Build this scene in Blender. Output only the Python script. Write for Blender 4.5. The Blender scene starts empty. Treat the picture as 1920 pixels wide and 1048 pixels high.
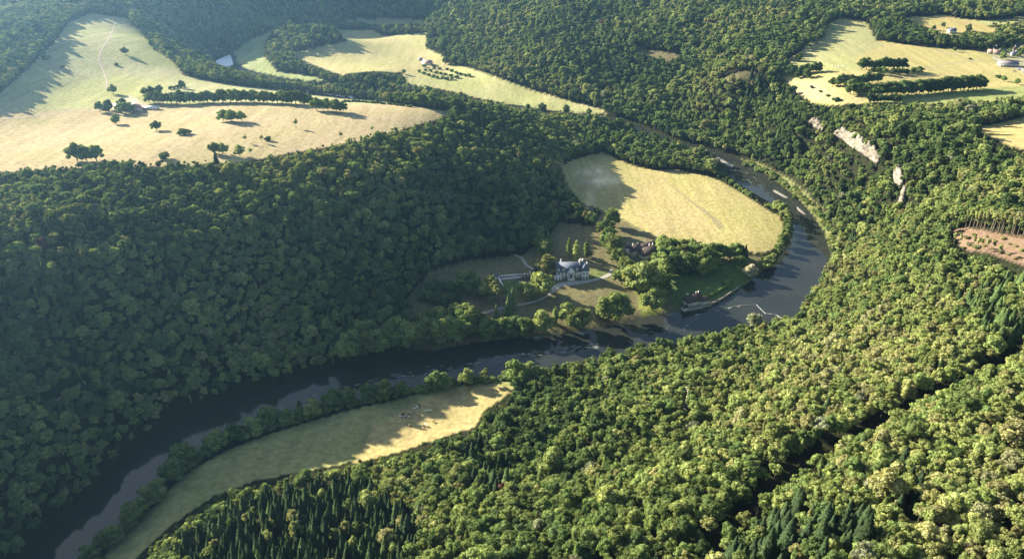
import bpy, bmesh, math, random
import numpy as np
from mathutils import Vector, Matrix
from mathutils.geometry import tessellate_polygon

random.seed(5)
rng = np.random.default_rng(11)
scene = bpy.context.scene
COL = scene.collection
R = math.radians

# ------------------------------------------------------------------ camera
CAM = np.array([0.0, 0.0, 400.0]); PITCH = R(28.0); FPX = 1500.0
FW = np.array([0, math.cos(PITCH), -math.sin(PITCH)]); UP = np.array([0, math.sin(PITCH), math.cos(PITCH)])
cam_d = bpy.data.cameras.new("camera"); cam = bpy.data.objects.new("camera", cam_d); COL.objects.link(cam)
cam.location = CAM; cam.rotation_euler = (R(90) - PITCH, 0, 0)
cam_d.sensor_width = 36; cam_d.lens = 36 * FPX / 1920; cam_d.clip_start = 1; cam_d.clip_end = 30000
scene.camera = cam

def proj(x, y, z):
    dx, dy, dz = x - CAM[0], y - CAM[1], z - CAM[2]
    dep = dy * FW[1] + dz * FW[2]
    dep = np.where(dep < 1, 1, dep)
    return 960 + FPX * dx / dep, 524 - FPX * (dy * UP[1] + dz * UP[2]) / dep, dep

def rays(px, py):
    px = np.asarray(px, float); py = np.asarray(py, float)
    a = (px - 960) / FPX; b = (524 - py) / FPX
    return np.stack([a, FW[1] + b * UP[1], FW[2] + b * UP[2]], -1)

def at_z(px, py, z):
    d = rays(px, py); t = (np.asarray(z, float) - CAM[2]) / d[..., 2]
    return CAM + d * t[..., None]

# ------------------------------------------------------------------ outlines seen in the photograph (1920 wide)
RIVER_OUT = [(380,113),(432,101),(441,115),(462,130),(520,145),(640,164),(760,182),(880,194),(960,196),(1050,210),(1130,219),(1200,238),
 (1255,260),(1300,273),(1345,285),(1400,305),(1450,338),(1490,368),(1520,400),(1545,440),(1555,480),(1545,520),(1525,555),(1500,588),(1470,606),
 (1400,622),(1330,634),(1270,646),(1200,662),(1120,678),(1060,696),(1010,708),(950,711),(900,710),(830,720),(760,734),(690,748),(640,765),
 (560,790),(500,812),(440,838),(390,862),(345,888),(318,915),(297,940),(270,965),(235,995),(205,1025),(180,1060),(140,1120)]
RIVER_IN = [(0,1120),(50,1052),(77,1014),(141,955),(205,895),(239,856),(295,814),(360,775),(430,747),(500,727),(580,703),(660,686),(740,670),
 (820,656),(900,642),(980,632),(1060,626),(1140,611),(1200,597),(1240,588),(1285,582),(1330,575),(1372,552),(1396,535),(1425,512),(1450,490),
 (1470,470),(1482,445),(1480,415),(1462,392),(1430,372),(1390,348),(1360,325),(1335,305),(1300,292),(1262,278),(1190,252),(1120,231),(1040,219),
 (960,205),(870,207),(750,198),(630,180),(510,162),(440,145),(405,128)]
RIVER_PX = RIVER_OUT + RIVER_IN
RIVER_VIS = [(1345,287),(1400,308),(1450,340),(1490,370),(1520,402),(1543,440),(1550,480),(1540,515),(1520,545),(1505,570),(1480,585),(1440,592),
 (1400,600),(1330,612),(1270,625),(1200,640),(1120,655),(1070,672),(1000,680),(950,690),(880,698),(800,712),(740,725),(680,740),(620,752),
 (560,775),(500,795),(440,820),(390,845),(345,872),(312,905),(290,935),(255,960),(215,990),(185,1020),(165,1048),(165,1100),(0,1100)] + RIVER_IN[1:34] + [(1360,325),(1335,300)]
RIVER_VIS2 = [(398,116),(432,102),(438,122),(424,126)]

MEADOW = [(185,1060),(230,990),(290,945),(340,893),(420,845),(500,815),(580,790),(660,768),(740,750),(830,726),(900,716),(960,713),(968,728),
 (940,746),(905,772),(890,800),(830,815),(770,840),(700,850),(640,870),(560,885),(480,900),(400,930),(340,970),(290,1010),(240,1060)]
FIELD = [(1050,312),(1075,300),(1130,285),(1160,300),(1190,312),(1230,320),(1280,320),(1330,331),(1365,347),(1400,370),(1440,394),(1462,407),
 (1470,430),(1462,460),(1440,472),(1415,475),(1390,467),(1340,464),(1300,464),(1260,457),(1230,446),(1180,418),(1130,395),(1090,380),(1065,350)]
PARK = [(752,606),(758,565),(806,510),(870,490),(985,476),(1030,440),(1050,416),(1110,425),(1130,396),(1180,418),(1240,450),(1310,468),(1400,478),
 (1440,484),(1455,480),(1425,512),(1396,535),(1372,552),(1330,575),(1280,584),(1215,598),(1150,611),(1050,627),(960,635),(890,643),(820,655),(775,655)]
PLATEAU_FIELDS = [(-60,325),(-60,210),(0,175),(30,150),(70,112),(100,82),(130,42),(170,25),(240,35),(262,60),(285,92),(330,122),(345,142),(400,154),
 (440,160),(520,169),(600,179),(680,186),(740,194),(850,210),(835,217),(770,232),(690,250),(640,262),(590,275),(530,288),(480,298),(420,300),
 (330,298),(240,300),(200,297),(180,305),(100,308)]
FAR_STRIP = [(440,98),(470,75),(512,56),(498,80),(495,105),(520,135),(570,140),(610,150),(560,151),(500,139),(462,130),(445,118)]
VALLEY = [(545,100),(600,88),(650,78),(630,56),(700,57),(720,68),(780,64),(800,60),(800,92),(825,102),(840,120),(880,128),(930,145),(1000,170),
 (1060,188),(1130,205),(1137,214),(1060,211),(1000,206),(950,196),(900,185),(850,172),(800,162),(765,158),(752,136),(690,134),(640,141),(600,127),(560,113)]
FAR_STRIP2 = [(632,38),(700,36),(800,38),(802,46),(700,47)]
RIGHT_FIELDS = [(1500,97),(1540,77),(1555,42),(1580,34),(1625,42),(1642,76),(1700,84),(1760,90),(1840,95),(1880,108),(1980,150),(1980,178),(1920,178),
 (1850,185),(1780,190),(1700,190),(1650,192),(1610,194),(1560,198),(1520,190),(1490,165),(1470,145),(1462,130),(1480,110)]
RIGHT_FIELD2 = [(1688,34),(1770,29),(1830,42),(1880,58),(1850,62),(1815,56),(1800,66),(1770,66),(1740,52)]
RIGHT_FIELD3 = [(1822,240),(1870,232),(1980,205),(1980,300),(1890,272),(1850,254)]
POCKET = [(1345,154),(1380,137),(1420,131),(1408,146),(1365,156)]
CLEARCUT = [(1785,430),(1820,426),(1870,436),(1980,455),(1980,520),(1895,488),(1850,474),(1800,466)]
SLASH = [(1190,86),(1215,95),(1290,104),(1262,115),(1205,113)]
STRIP = [(1385,301),(1420,304),(1470,330),(1510,362),(1545,398),(1562,432),(1585,475),(1590,520),(1572,500),(1560,470),(1545,432),(1520,395),(1488,362),(1440,328),(1400,308)]
VILLAGE = [(1838,96),(1880,90),(1980,92),(1980,150),(1920,138),(1885,118)]
GAPFIELD = [(1800,36),(1850,40),(1900,34),(1980,22),(1980,28),(1900,44),(1850,48)]
LANE = [(1280,1080),(1330,1035),(1400,965),(1480,895),(1560,845),(1640,806),(1740,752),(1820,722),(1870,688),(1960,620)]
CLIFFS = [[(1518,231),(1532,236),(1545,243)], [(1566,251),(1590,262),(1612,278),(1632,292),(1650,304)], [(1672,322),(1682,336),(1690,350)], [(1694,362),(1692,374),(1690,386)], [(1284,738),(1288,752),(1291,768)]]
CLIFF_VIS = [[(1513,226),(1530,230),(1550,240),(1550,250),(1530,243),(1514,236)], [(1563,244),(1590,252),(1620,272),(1655,295),(1655,309),(1625,303),(1600,285),(1563,260)],
 [(1668,316),(1684,328),(1697,352),(1690,358),(1678,342)], [(1689,358),(1699,362),(1699,380),(1692,394),(1685,388)], [(1280,735),(1288,735),(1296,770),(1288,776)]]
TRACK_LEFT = [(85,770),(120,742),(160,716)]

CLEAR = [MEADOW, FIELD, PARK, PLATEAU_FIELDS, FAR_STRIP, VALLEY, FAR_STRIP2, RIGHT_FIELDS, RIGHT_FIELD2, RIGHT_FIELD3, POCKET, CLEARCUT, SLASH, STRIP, VILLAGE, GAPFIELD]

def inside(px, py, poly):
    px = np.asarray(px); py = np.asarray(py); r = np.zeros(px.shape, bool)
    P = np.asarray(poly, float); lo, hi = P.min(0), P.max(0)
    m = (px >= lo[0]) & (px <= hi[0]) & (py >= lo[1]) & (py <= hi[1])
    if not m.any(): return r
    x, y = px[m], py[m]; c = np.zeros(x.shape, bool)
    for (x1, y1), (x2, y2) in zip(P, np.roll(P, -1, 0)):
        if y1 == y2: continue
        c ^= ((y1 > y) != (y2 > y)) & (x < (x2 - x1) * (y - y1) / (y2 - y1) + x1)
    r[m] = c
    return r

def seg_dist(x, y, pts, closed=False):
    P = np.asarray(pts, float); Q = np.roll(P, -1, 0)
    if not closed: P, Q = P[:-1], Q[:-1]
    best = np.full(x.shape, 1e9)
    for (x1, y1), (x2, y2) in zip(P[:, :2], Q[:, :2]):
        vx, vy = x2 - x1, y2 - y1
        t = np.clip(((x - x1) * vx + (y - y1) * vy) / (vx * vx + vy * vy + 1e-9), 0, 1)
        best = np.minimum(best, (x - x1 - t * vx) ** 2 + (y - y1 - t * vy) ** 2)
    return np.sqrt(best)

# ------------------------------------------------------------------ terrain
def resample(pts, n):
    P = np.asarray(pts, float); s = np.r_[0, np.cumsum(np.hypot(*np.diff(P, axis=0).T))]
    u = np.linspace(0, s[-1], n)
    return np.stack([np.interp(u, s, P[:, 0]), np.interp(u, s, P[:, 1])], -1)

def smooth_line(pts, n):
    P = np.asarray(pts, float); out = []
    P = np.vstack([2 * P[0] - P[1], P, 2 * P[-1] - P[-2]])
    for i in range(1, len(P) - 2):
        a, b, c, d = P[i - 1:i + 3]
        for t in np.linspace(0, 1, n, endpoint=False):
            out.append(0.5 * (2 * b + (c - a) * t + (2 * a - 5 * b + 4 * c - d) * t * t + (3 * b - a - 3 * c + d) * t ** 3))
    out.append(P[-2])
    return np.array(out)

def px_world0(pts):
    P = np.asarray(pts, float)
    return at_z(P[:, 0], P[:, 1], np.zeros(len(P)))[:, :2]
RIV_W = np.vstack([smooth_line(px_world0(RIVER_OUT), 4), smooth_line(px_world0(RIVER_IN), 4)])

CTRL = [
 # lower meadow and the near wood
 (950,735,4),(600,850,4),(400,960,4),(250,1030,4),(900,800,6),(700,860,6),(450,930,6),(330,1000,7),
 (500,1000,36),(700,960,30),(700,1040,46),(400,1048,34),(850,900,28),(560,925,22),(380,1010,22),(1000,1040,80),(1000,900,44),(1000,800,16),(1100,740,12),(1150,820,48),(1300,1040,112),
 (1200,700,10),(1300,680,14),(1300,760,50),(1300,880,84),(1450,1040,128),(1600,1040,140),(1750,1040,150),(1900,1040,158),(1450,650,16),(1450,720,58),(1450,820,94),(1450,930,112),
 (1600,620,52),(1600,700,86),(1600,780,106),(1600,900,122),(1750,900,136),(1900,900,146),(1750,740,120),(1900,760,134),(1750,620,104),(1900,620,122),
 (1560,560,20),(1650,540,58),(1750,520,92),(1900,520,114),
 # right slope, cliffs, right plateau
 (1600,460,18),(1650,440,44),(1700,430,74),(1800,450,103),(1880,460,112),(1600,360,36),(1640,350,56),(1670,345,72),(1720,330,94),(1800,330,106),(1900,330,114),
 (1480,320,6),(1520,300,28),(1560,290,52),(1600,290,72),(1660,280,92),(1560,235,84),(1500,245,58),(1450,270,22),(1450,235,42),(1400,270,8),
 (1800,250,106),(1900,250,112),(1650,220,96),(1920,190,106),(1800,190,101),(1700,185,98),(1560,190,90),(1500,160,86),(1700,120,100),(1600,60,106),(1850,110,100),
 (1900,60,108),(1750,45,108),(1900,5,128),(1750,5,120),(1600,5,122),(1920,130,99),(1500,205,70),(1440,200,50),
 # central ridge
 (1380,145,80),(1450,120,92),(1350,100,82),(1350,50,98),(1350,10,108),(1450,60,104),(1480,15,116),(1200,205,10),(1200,150,34),(1200,100,62),(1200,50,84),(1200,10,96),
 (1300,200,22),(1300,230,8),(1350,225,20),(1000,175,8),(1000,130,34),(1000,80,60),(1000,40,78),(1000,12,86),(880,120,8),(900,90,28),(900,50,48),(900,20,56),(820,90,8),(830,60,22),(840,35,34),
 # left hill
 (-60,1000,34),(0,900,36),(0,780,55),(0,650,74),(0,500,111),(0,400,118),(0,320,117),(100,900,14),(120,800,40),(200,800,17),(200,700,42),(200,600,68),(200,500,95),(200,400,111),(200,450,106),(200,310,114),
 (400,690,22),(400,600,48),(400,500,71),(400,400,98),(400,450,90),(400,310,108),(600,640,12),(600,550,40),(600,450,70),(600,350,90),(600,400,80),(600,270,100),
 (700,590,10),(760,530,9),(750,450,45),(750,350,74),(750,250,89),(880,440,20),(900,350,52),(900,280,60),(880,215,72),(1000,400,13),(1000,330,35),(1000,260,46),(960,222,50),(1050,270,18),(1090,262,8),(1100,240,5),
 # left plateau
 (100,290,113),(300,270,111),(500,230,102),(700,215,95),(820,208,86),(500,180,90),(650,188,86),(420,165,84),(300,200,96),(250,190,97),(200,130,100),(100,170,105),(250,70,102),(215,30,108),
 (60,100,124),(0,150,124),(0,50,132),(100,10,136),(200,5,132),(330,115,84),(290,80,92),(265,40,100),(0,230,106),
 # far valley
 (450,125,4),(470,95,5),(500,60,7),(600,150,6),(560,110,8),(620,70,10),(590,60,38),(640,45,6),(700,90,8),(760,60,8),(800,42,8),(900,160,8),(1000,195,6),(1100,212,4),(800,150,8),(700,140,16),(740,150,10),(850,180,5),
 (400,62,40),(400,20,76),(300,25,82),(400,0,96),(500,40,34),(500,10,62),(600,20,44),(600,0,62),(750,15,30),(700,0,50),(600,-60,128),(300,-60,150),(0,-60,150),(900,-50,105),(1100,-50,112),(1300,-50,130),(1700,-60,140),(1920,-50,142),
 # valley floor
 (1250,360,5),(1150,320,5),(1400,420,4),(1100,370,7),(1200,420,7),(1068,520,8),(950,550,8),(1150,560,6),(1300,520,5),(1050,600,5),(850,530,9),(820,600,6),(1050,440,11),(1120,410,8),(1380,500,4),(760,600,7),
]
cw = []
for a, b, z in CTRL:
    p = at_z(a, b, z); cw.append((p[0], p[1], z))
for p in np.vstack([resample(px_world0(RIVER_OUT), 60), resample(px_world0(RIVER_IN), 60)]): cw.append((p[0], p[1], 1.8))
for x, y, z in [(-3000,3200,160),(0,3200,170),(3000,3200,160),(-2500,1200,140),(2500,1200,120),(-1200,300,70),(-900,100,80),(0,0,140),(600,100,170),(1200,300,150),(1800,700,130),(-600,-200,100),(900,-300,170),(-1500,2000,160),(2600,2200,140)]: cw.append((x, y, z))
cw = np.array(cw)
def _phi(r2): return 0.5 * r2 * np.log(r2 + 1e-9)
_X = cw[:, :2] / 1000.0; _n = len(_X)
_K = _phi(((_X[:, None] - _X[None]) ** 2).sum(-1)) + np.eye(_n) * 4e-4
_P = np.c_[np.ones(_n), _X]
_sol = np.linalg.solve(np.block([[_K, _P], [_P.T, np.zeros((3, 3))]]), np.r_[cw[:, 2], 0, 0, 0])
GX0, GX1, GY0, GY1, GS = -2600.0, 2600.0, -300.0, 3300.0, 10.0
_gx = np.arange(GX0, GX1 + 1, GS); _gy = np.arange(GY0, GY1 + 1, GS)
GRID = np.zeros((len(_gy), len(_gx)))
for j, yy in enumerate(_gy):
    q = np.stack([_gx, np.full_like(_gx, yy)], -1) / 1000.0
    GRID[j] = _phi(((q[:, None] - _X[None]) ** 2).sum(-1)) @ _sol[:_n] + _sol[_n] + q @ _sol[_n + 1:]
GRID = np.clip(GRID, 1.6, 190)

GULLY = []
def H(x, y):
    x = np.asarray(x, float); y = np.asarray(y, float)
    u = np.clip((x - GX0) / GS, 0, GRID.shape[1] - 1.001); v = np.clip((y - GY0) / GS, 0, GRID.shape[0] - 1.001)
    i = u.astype(int); j = v.astype(int); fu = u - i; fv = v - j
    z = (GRID[j, i] * (1 - fu) + GRID[j, i + 1] * fu) * (1 - fv) + (GRID[j + 1, i] * (1 - fu) + GRID[j + 1, i + 1] * fu) * fv
    for line, dep_, wid in GULLY:
        b_ = (x > line[:, 0].min() - 90) & (x < line[:, 0].max() + 90) & (y > line[:, 1].min() - 90) & (y < line[:, 1].max() + 90)
        if b_.any():
            g_ = np.zeros(z.shape); g_[b_] = dep_ * np.exp(-(seg_dist(x[b_], y[b_], line) / wid) ** 2); z = z - g_ * np.clip((z - 8) / 20, 0, 1)
    amp = np.clip((z - 12) / 60, 0, 1)
    z = z + amp * (0.9 * np.sin(x / 71 + 1.9 * np.sin(y / 147 + x / 190)) * np.cos(y / 93 + 1.6 * np.sin(x / 120) + 0.7))
    shp = z.shape; z = z.ravel().copy(); xf = x.ravel(); yf = y.ravel()
    m = z < 40
    if m.any():
        xs, ys = xf[m], yf[m]; lo = RIV_W.min(0) - 30; hi = RIV_W.max(0) + 30
        d = np.full(xs.shape, 99.0)
        b = (xs > lo[0]) & (xs < hi[0]) & (ys > lo[1]) & (ys < hi[1])
        if b.any():
            dd = np.empty(b.sum()); xb, yb = xs[b], ys[b]
            for s in range(0, len(xb), 60000): dd[s:s + 60000] = seg_dist(xb[s:s + 60000], yb[s:s + 60000], RIV_W, True)
            ins = inside(xb, yb, RIV_W); d[b] = np.where(ins, -dd, dd)
        t = np.clip(d / 7.0, 0, 1); t = t * t * (3 - 2 * t)
        zz = z[m]
        z[m] = np.where(d < 0, -2.5 * np.clip(-d / 5, 0, 1), 0.12 + (zz - 0.12) * t)
    return z.reshape(shp)

def pix(px, py):
    """Ground point that the photograph shows at these pixels."""
    px = np.atleast_1d(np.asarray(px, float)); py = np.atleast_1d(np.asarray(py, float)); d = rays(px, py)
    T = np.geomspace(180, 4200, 420); res = np.zeros((len(px), 3))
    for s in range(0, len(px), 200):
        dd = d[s:s + 200]; p = CAM + dd[:, None] * T[None, :, None]
        below = p[..., 2] < H(p[..., 0], p[..., 1]); k = np.where(below.any(1), below.argmax(1), len(T) - 1)
        lo, hi = T[np.maximum(k - 1, 0)], T[k]
        for _ in range(14):
            mid = (lo + hi) / 2; q = CAM + dd * mid[:, None]; bl = q[:, 2] < H(q[:, 0], q[:, 1])
            hi = np.where(bl, mid, hi); lo = np.where(bl, lo, mid)
        q = CAM + dd * hi[:, None]; q[:, 2] = H(q[:, 0], q[:, 1]); res[s:s + 200] = q
    return res

def pix1(px, py): return pix([px], [py])[0]
def pixline(pts):
    P = np.asarray(pts, float); return pix(P[:, 0], P[:, 1])

_g = [([(1400,735),(1330,780),(1250,838),(1130,872),(1010,880),(920,860)], 13.0, 26.0), ([(1120,760),(1060,800),(1000,850)], 7.0, 18.0), ([(1280,1090),(1330,1040),(1400,970),(1480,900),(1560,850),(1640,810),(1740,757),(1820,727),(1870,693),(1960,625)], 8.0, 14.0),
      ([(1760,600),(1640,660),(1560,700)], 6.0, 20.0), ([(130,520),(60,470),(180,445)], 9.0, 22.0), ([(330,560),(280,640),(250,740)], 9.0, 26.0), ([(560,470),(500,560),(450,660)], 8.0, 26.0), ([(1100,60),(1130,110),(1180,150)], 10.0, 40.0), ([(1330,60),(1300,110),(1290,160)], 8.0, 36.0), ([(960,60),(985,110),(1010,150)], 7.0, 36.0), ([(1840,280),(1760,330),(1700,400)], 6.0, 26.0)]
_g = [(pixline(l)[:, :2], d, w) for l, d, w in _g]; GULLY += _g

# ------------------------------------------------------------------ materials
def mat(name):
    m = bpy.data.materials.new(name); m.use_nodes = True; nt = m.node_tree; nt.nodes.clear()
    return m, nt, nt.nodes.new, nt.links.new

def simple(name, col, rough=0.85, var=0.25, scale=0.6, bump=0.0, spec=0.3):
    m, nt, N, L = mat(name)
    o = N("ShaderNodeOutputMaterial"); b = N("ShaderNodeBsdfPrincipled"); L(b.outputs[0], o.inputs[0])
    b.inputs["Roughness"].default_value = rough; b.inputs["Specular IOR Level"].default_value = spec
    tc = N("ShaderNodeNewGeometry"); n = N("ShaderNodeTexNoise"); n.inputs["Scale"].default_value = scale; n.inputs["Detail"].default_value = 5
    L(tc.outputs["Position"], n.inputs["Vector"])
    mx = N("ShaderNodeMix"); mx.data_type = "RGBA"
    mx.inputs["A"].default_value = tuple(c * (1 - var) for c in col) + (1,); mx.inputs["B"].default_value = tuple(min(1, c * (1 + var)) for c in col) + (1,)
    cr = N("ShaderNodeMapRange"); cr.inputs[1].default_value = 0.3; cr.inputs[2].default_value = 0.7; L(n.outputs[0], cr.inputs[0]); L(cr.outputs[0], mx.inputs["Factor"])
    L(mx.outputs["Result"], b.inputs["Base Color"])
    if bump:
        bp = N("ShaderNodeBump"); bp.inputs["Strength"].default_value = bump; bp.inputs["Distance"].default_value = 0.3; L(n.outputs[0], bp.inputs["Height"]); L(bp.outputs[0], b.inputs["Normal"])
    return m

def roofmat(name, col, rows=2.2):
    m, nt, N, L = mat(name)
    o = N("ShaderNodeOutputMaterial"); b = N("ShaderNodeBsdfPrincipled"); L(b.outputs[0], o.inputs[0]); b.inputs["Roughness"].default_value = 0.7
    tc = N("ShaderNodeNewGeometry"); n = N("ShaderNodeTexNoise"); n.inputs["Scale"].default_value = 0.9; n.inputs["Detail"].default_value = 6; L(tc.outputs["Position"], n.inputs["Vector"])
    w = N("ShaderNodeTexWave"); w.bands_direction = "Z"; w.inputs["Scale"].default_value = rows; w.inputs["Distortion"].default_value = 0.6; L(tc.outputs["Position"], w.inputs["Vector"])
    mx = N("ShaderNodeMix"); mx.data_type = "RGBA"; mx.inputs["A"].default_value = tuple(c * 0.6 for c in col) + (1,); mx.inputs["B"].default_value = tuple(c * 1.35 for c in col) + (1,)
    L(n.outputs[0], mx.inputs["Factor"]); L(mx.outputs["Result"], b.inputs["Base Color"])
    bp = N("ShaderNodeBump"); bp.inputs["Strength"].default_value = 0.5; bp.inputs["Distance"].default_value = 0.08; L(w.outputs[0], bp.inputs["Height"]); L(bp.outputs[0], b.inputs["Normal"])
    return m

def foliage(name):
    m, nt, N, L = mat(name)
    o = N("ShaderNodeOutputMaterial")
    at = N("ShaderNodeAttribute"); at.attribute_type = "INSTANCER"; at.attribute_name = "tint"
    ramp = N("ShaderNodeValToRGB"); e = ramp.color_ramp.elements
    stops = [(0.0, (.032, .048, .025)), (.2, (.052, .084, .036)), (.4, (.118, .172, .058)), (.6, (.215, .255, .088)), (.75, (.255, .25, .112)), (.86, (.19, .21, .13)), (.93, (.36, .345, .25)), (1.0, (.12, .060, .048))]
    e[0].position, e[0].color = stops[0][0], stops[0][1] + (1,); e[1].position, e[1].color = stops[-1][0], stops[-1][1] + (1,)
    for p, c in stops[1:-1]:
        k = e.new(p); k.color = c + (1,)
    L(at.outputs["Fac"], ramp.inputs[0])
    g = N("ShaderNodeNewGeometry"); n = N("ShaderNodeTexNoise"); n.inputs["Scale"].default_value = 0.45; n.inputs["Detail"].default_value = 3; L(g.outputs["Position"], n.inputs["Vector"])
    mr = N("ShaderNodeMapRange"); mr.inputs[1].default_value = .3; mr.inputs[2].default_value = .7; mr.inputs[3].default_value = .7; mr.inputs[4].default_value = 1.35; L(n.outputs[0], mr.inputs[0])
    oi = N("ShaderNodeObjectInfo"); m2 = N("ShaderNodeMapRange"); m2.inputs[3].default_value = .7; m2.inputs[4].default_value = 1.3; L(oi.outputs["Random"], m2.inputs[0])
    mu = N("ShaderNodeMath"); mu.operation = "MULTIPLY"; L(mr.outputs[0], mu.inputs[0]); L(m2.outputs[0], mu.inputs[1])
    vm = N("ShaderNodeVectorMath"); vm.operation = "SCALE"; L(ramp.outputs[0], vm.inputs[0]); L(mu.outputs[0], vm.inputs["Scale"])
    d = N("ShaderNodeBsdfDiffuse"); t = N("ShaderNodeBsdfTranslucent"); L(vm.outputs[0], d.inputs[0])
    tint = N("ShaderNodeVectorMath"); tint.operation = "MULTIPLY"; tint.inputs[1].default_value = (1.5, 1.35, .6); L(vm.outputs[0], tint.inputs[0]); L(tint.outputs[0], t.inputs[0])
    mix = N("ShaderNodeMixShader"); mix.inputs[0].default_value = .25; L(d.outputs[0], mix.inputs[1]); L(t.outputs[0], mix.inputs[2]); L(mix.outputs[0], o.inputs[0])
    return m

M_LEAF = foliage("leaves")
M_BARK = simple("bark", (.13, .10, .075), .9, .3, 1.5)
M_PALEBARK = simple("pale_bark", (.22, .18, .135), .9, .25, 1.5)
M_STONE = simple("pale_stone_wall", (.80, .77, .72), .85, .15, .8, .2)
M_CREAM = simple("cream_render", (.62, .54, .40), .85, .12, .7)
M_RUBBLE = simple("grey_rubble_stone", (.30, .28, .25), .9, .3, .9, .4)
M_WHITE = simple("white_render", (.74, .72, .68), .8, .08, .8)
M_SLATE = roofmat("blue_grey_slate", (.12, .14, .20))
M_BROWN = roofmat("brown_roof_tile", (.085, .058, .05))
M_PINK = roofmat("weathered_pink_tile", (.36, .22, .18))
M_PURPLE = roofmat("purple_grey_sheeting", (.22, .19, .22))
M_GLASS = simple("dark_window_glass", (.03, .035, .045), .15, .1, 1, 0, .6)
M_CLIFF = simple("limestone", (.175, .155, .125), .95, .55, .25, .9)
M_BAR = simple("grey_river_gravel", (.22, .205, .18), .95, .3, .5)
M_WEIR = simple("dark_weir_stone", (.12, .115, .10), .8, .3, .6)
M_GRAVEL = simple("pale_gravel", (.34, .32, .285), .95, .15, .5)
M_EARTH = simple("bare_track_earth", (.30, .245, .165), .95, .2, .4)
M_HEDGE = simple("clipped_hedge_leaf", (.10, .15, .03), .9, .4, 1.2, .6)
M_WOOD = simple("grey_timber", (.25, .21, .17), .9, .2, 1)

def ground_mat():
    m, nt, N, L = mat("ground_cover")
    o = N("ShaderNodeOutputMaterial"); b = N("ShaderNodeBsdfDiffuse"); L(b.outputs[0], o.inputs[0])
    a = N("ShaderNodeVertexColor"); a.layer_name = "cover"
    g = N("ShaderNodeNewGeometry")
    def noise(scale, det, lo, hi, stretch=None):
        n = N("ShaderNodeTexNoise"); n.inputs["Scale"].default_value = scale; n.inputs["Detail"].default_value = det; n.inputs["Roughness"].default_value = .62
        if stretch:
            mp = N("ShaderNodeMapping"); mp.inputs["Scale"].default_value = stretch; mp.inputs["Rotation"].default_value = (0, 0, .5); L(g.outputs["Position"], mp.inputs[0]); L(mp.outputs[0], n.inputs["Vector"])
        else: L(g.outputs["Position"], n.inputs["Vector"])
        r = N("ShaderNodeMapRange"); r.inputs[1].default_value = .3; r.inputs[2].default_value = .7; r.inputs[3].default_value = lo; r.inputs[4].default_value = hi; L(n.outputs[0], r.inputs[0])
        return r
    n1 = noise(.012, 6, .0, 1); n2 = noise(.22, 9, .70, 1.24); n3 = noise(.09, 5, .84, 1.14, (1, .08, 1))
    grn = N("ShaderNodeVectorMath"); grn.operation = "MULTIPLY"; grn.inputs[1].default_value = (.84, .92, .74); L(a.outputs[0], grn.inputs[0])
    mx = N("ShaderNodeMix"); mx.data_type = "RGBA"; L(n1.outputs[0], mx.inputs["Factor"]); L(a.outputs[0], mx.inputs["A"]); L(grn.outputs[0], mx.inputs["B"])
    mu = N("ShaderNodeMath"); mu.operation = "MULTIPLY"; L(n2.outputs[0], mu.inputs[0]); L(n3.outputs[0], mu.inputs[1])
    s = N("ShaderNodeVectorMath"); s.operation = "SCALE"; L(mx.outputs["Result"], s.inputs[0]); L(mu.outputs[0], s.inputs["Scale"]); L(s.outputs[0], b.inputs[0])
    bp = N("ShaderNodeBump"); bp.inputs["Strength"].default_value = .55; bp.inputs["Distance"].default_value = 1.0; L(n2.outputs[0], bp.inputs["Height"]); L(bp.outputs[0], b.inputs["Normal"])
    return m

def water_mat():
    m, nt, N, L = mat("river_water")
    o = N("ShaderNodeOutputMaterial"); b = N("ShaderNodeBsdfPrincipled"); L(b.outputs[0], o.inputs[0])
    g = N("ShaderNodeNewGeometry"); n = N("ShaderNodeTexNoise"); n.inputs["Scale"].default_value = .035; n.inputs["Detail"].default_value = 5; L(g.outputs["Position"], n.inputs["Vector"])
    mx = N("ShaderNodeMix"); mx.data_type = "RGBA"; mx.inputs["A"].default_value = (.012, .018, .018, 1); mx.inputs["B"].default_value = (.035, .036, .028, 1); L(n.outputs[0], mx.inputs["Factor"]); L(mx.outputs["Result"], b.inputs["Base Color"])
    b.inputs["Roughness"].default_value = .06; b.inputs["IOR"].default_value = 1.33
    n2 = N("ShaderNodeTexNoise"); n2.inputs["Scale"].default_value = .35; n2.inputs["Detail"].default_value = 3; L(g.outputs["Position"], n2.inputs["Vector"])
    bp = N("ShaderNodeBump"); bp.inputs["Strength"].default_value = .05; bp.inputs["Distance"].default_value = .25; L(n2.outputs[0], bp.inputs["Height"]); L(bp.outputs[0], b.inputs["Normal"])
    return m
M_GROUND = ground_mat(); M_WATER = water_mat()
M_WEED = simple("white_water_crowfoot", (.20, .215, .19), .8, .45, .6)
M_FOAM = simple("white_foam", (.27, .28, .285), .7, .5, 1.2)

# ------------------------------------------------------------------ object helpers
def tag(o, label=None, cat=None, group=None, kind=None):
    if label: o["label"] = label
    if cat: o["category"] = cat
    if group: o["group"] = group
    if kind: o["kind"] = kind
    return o

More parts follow.
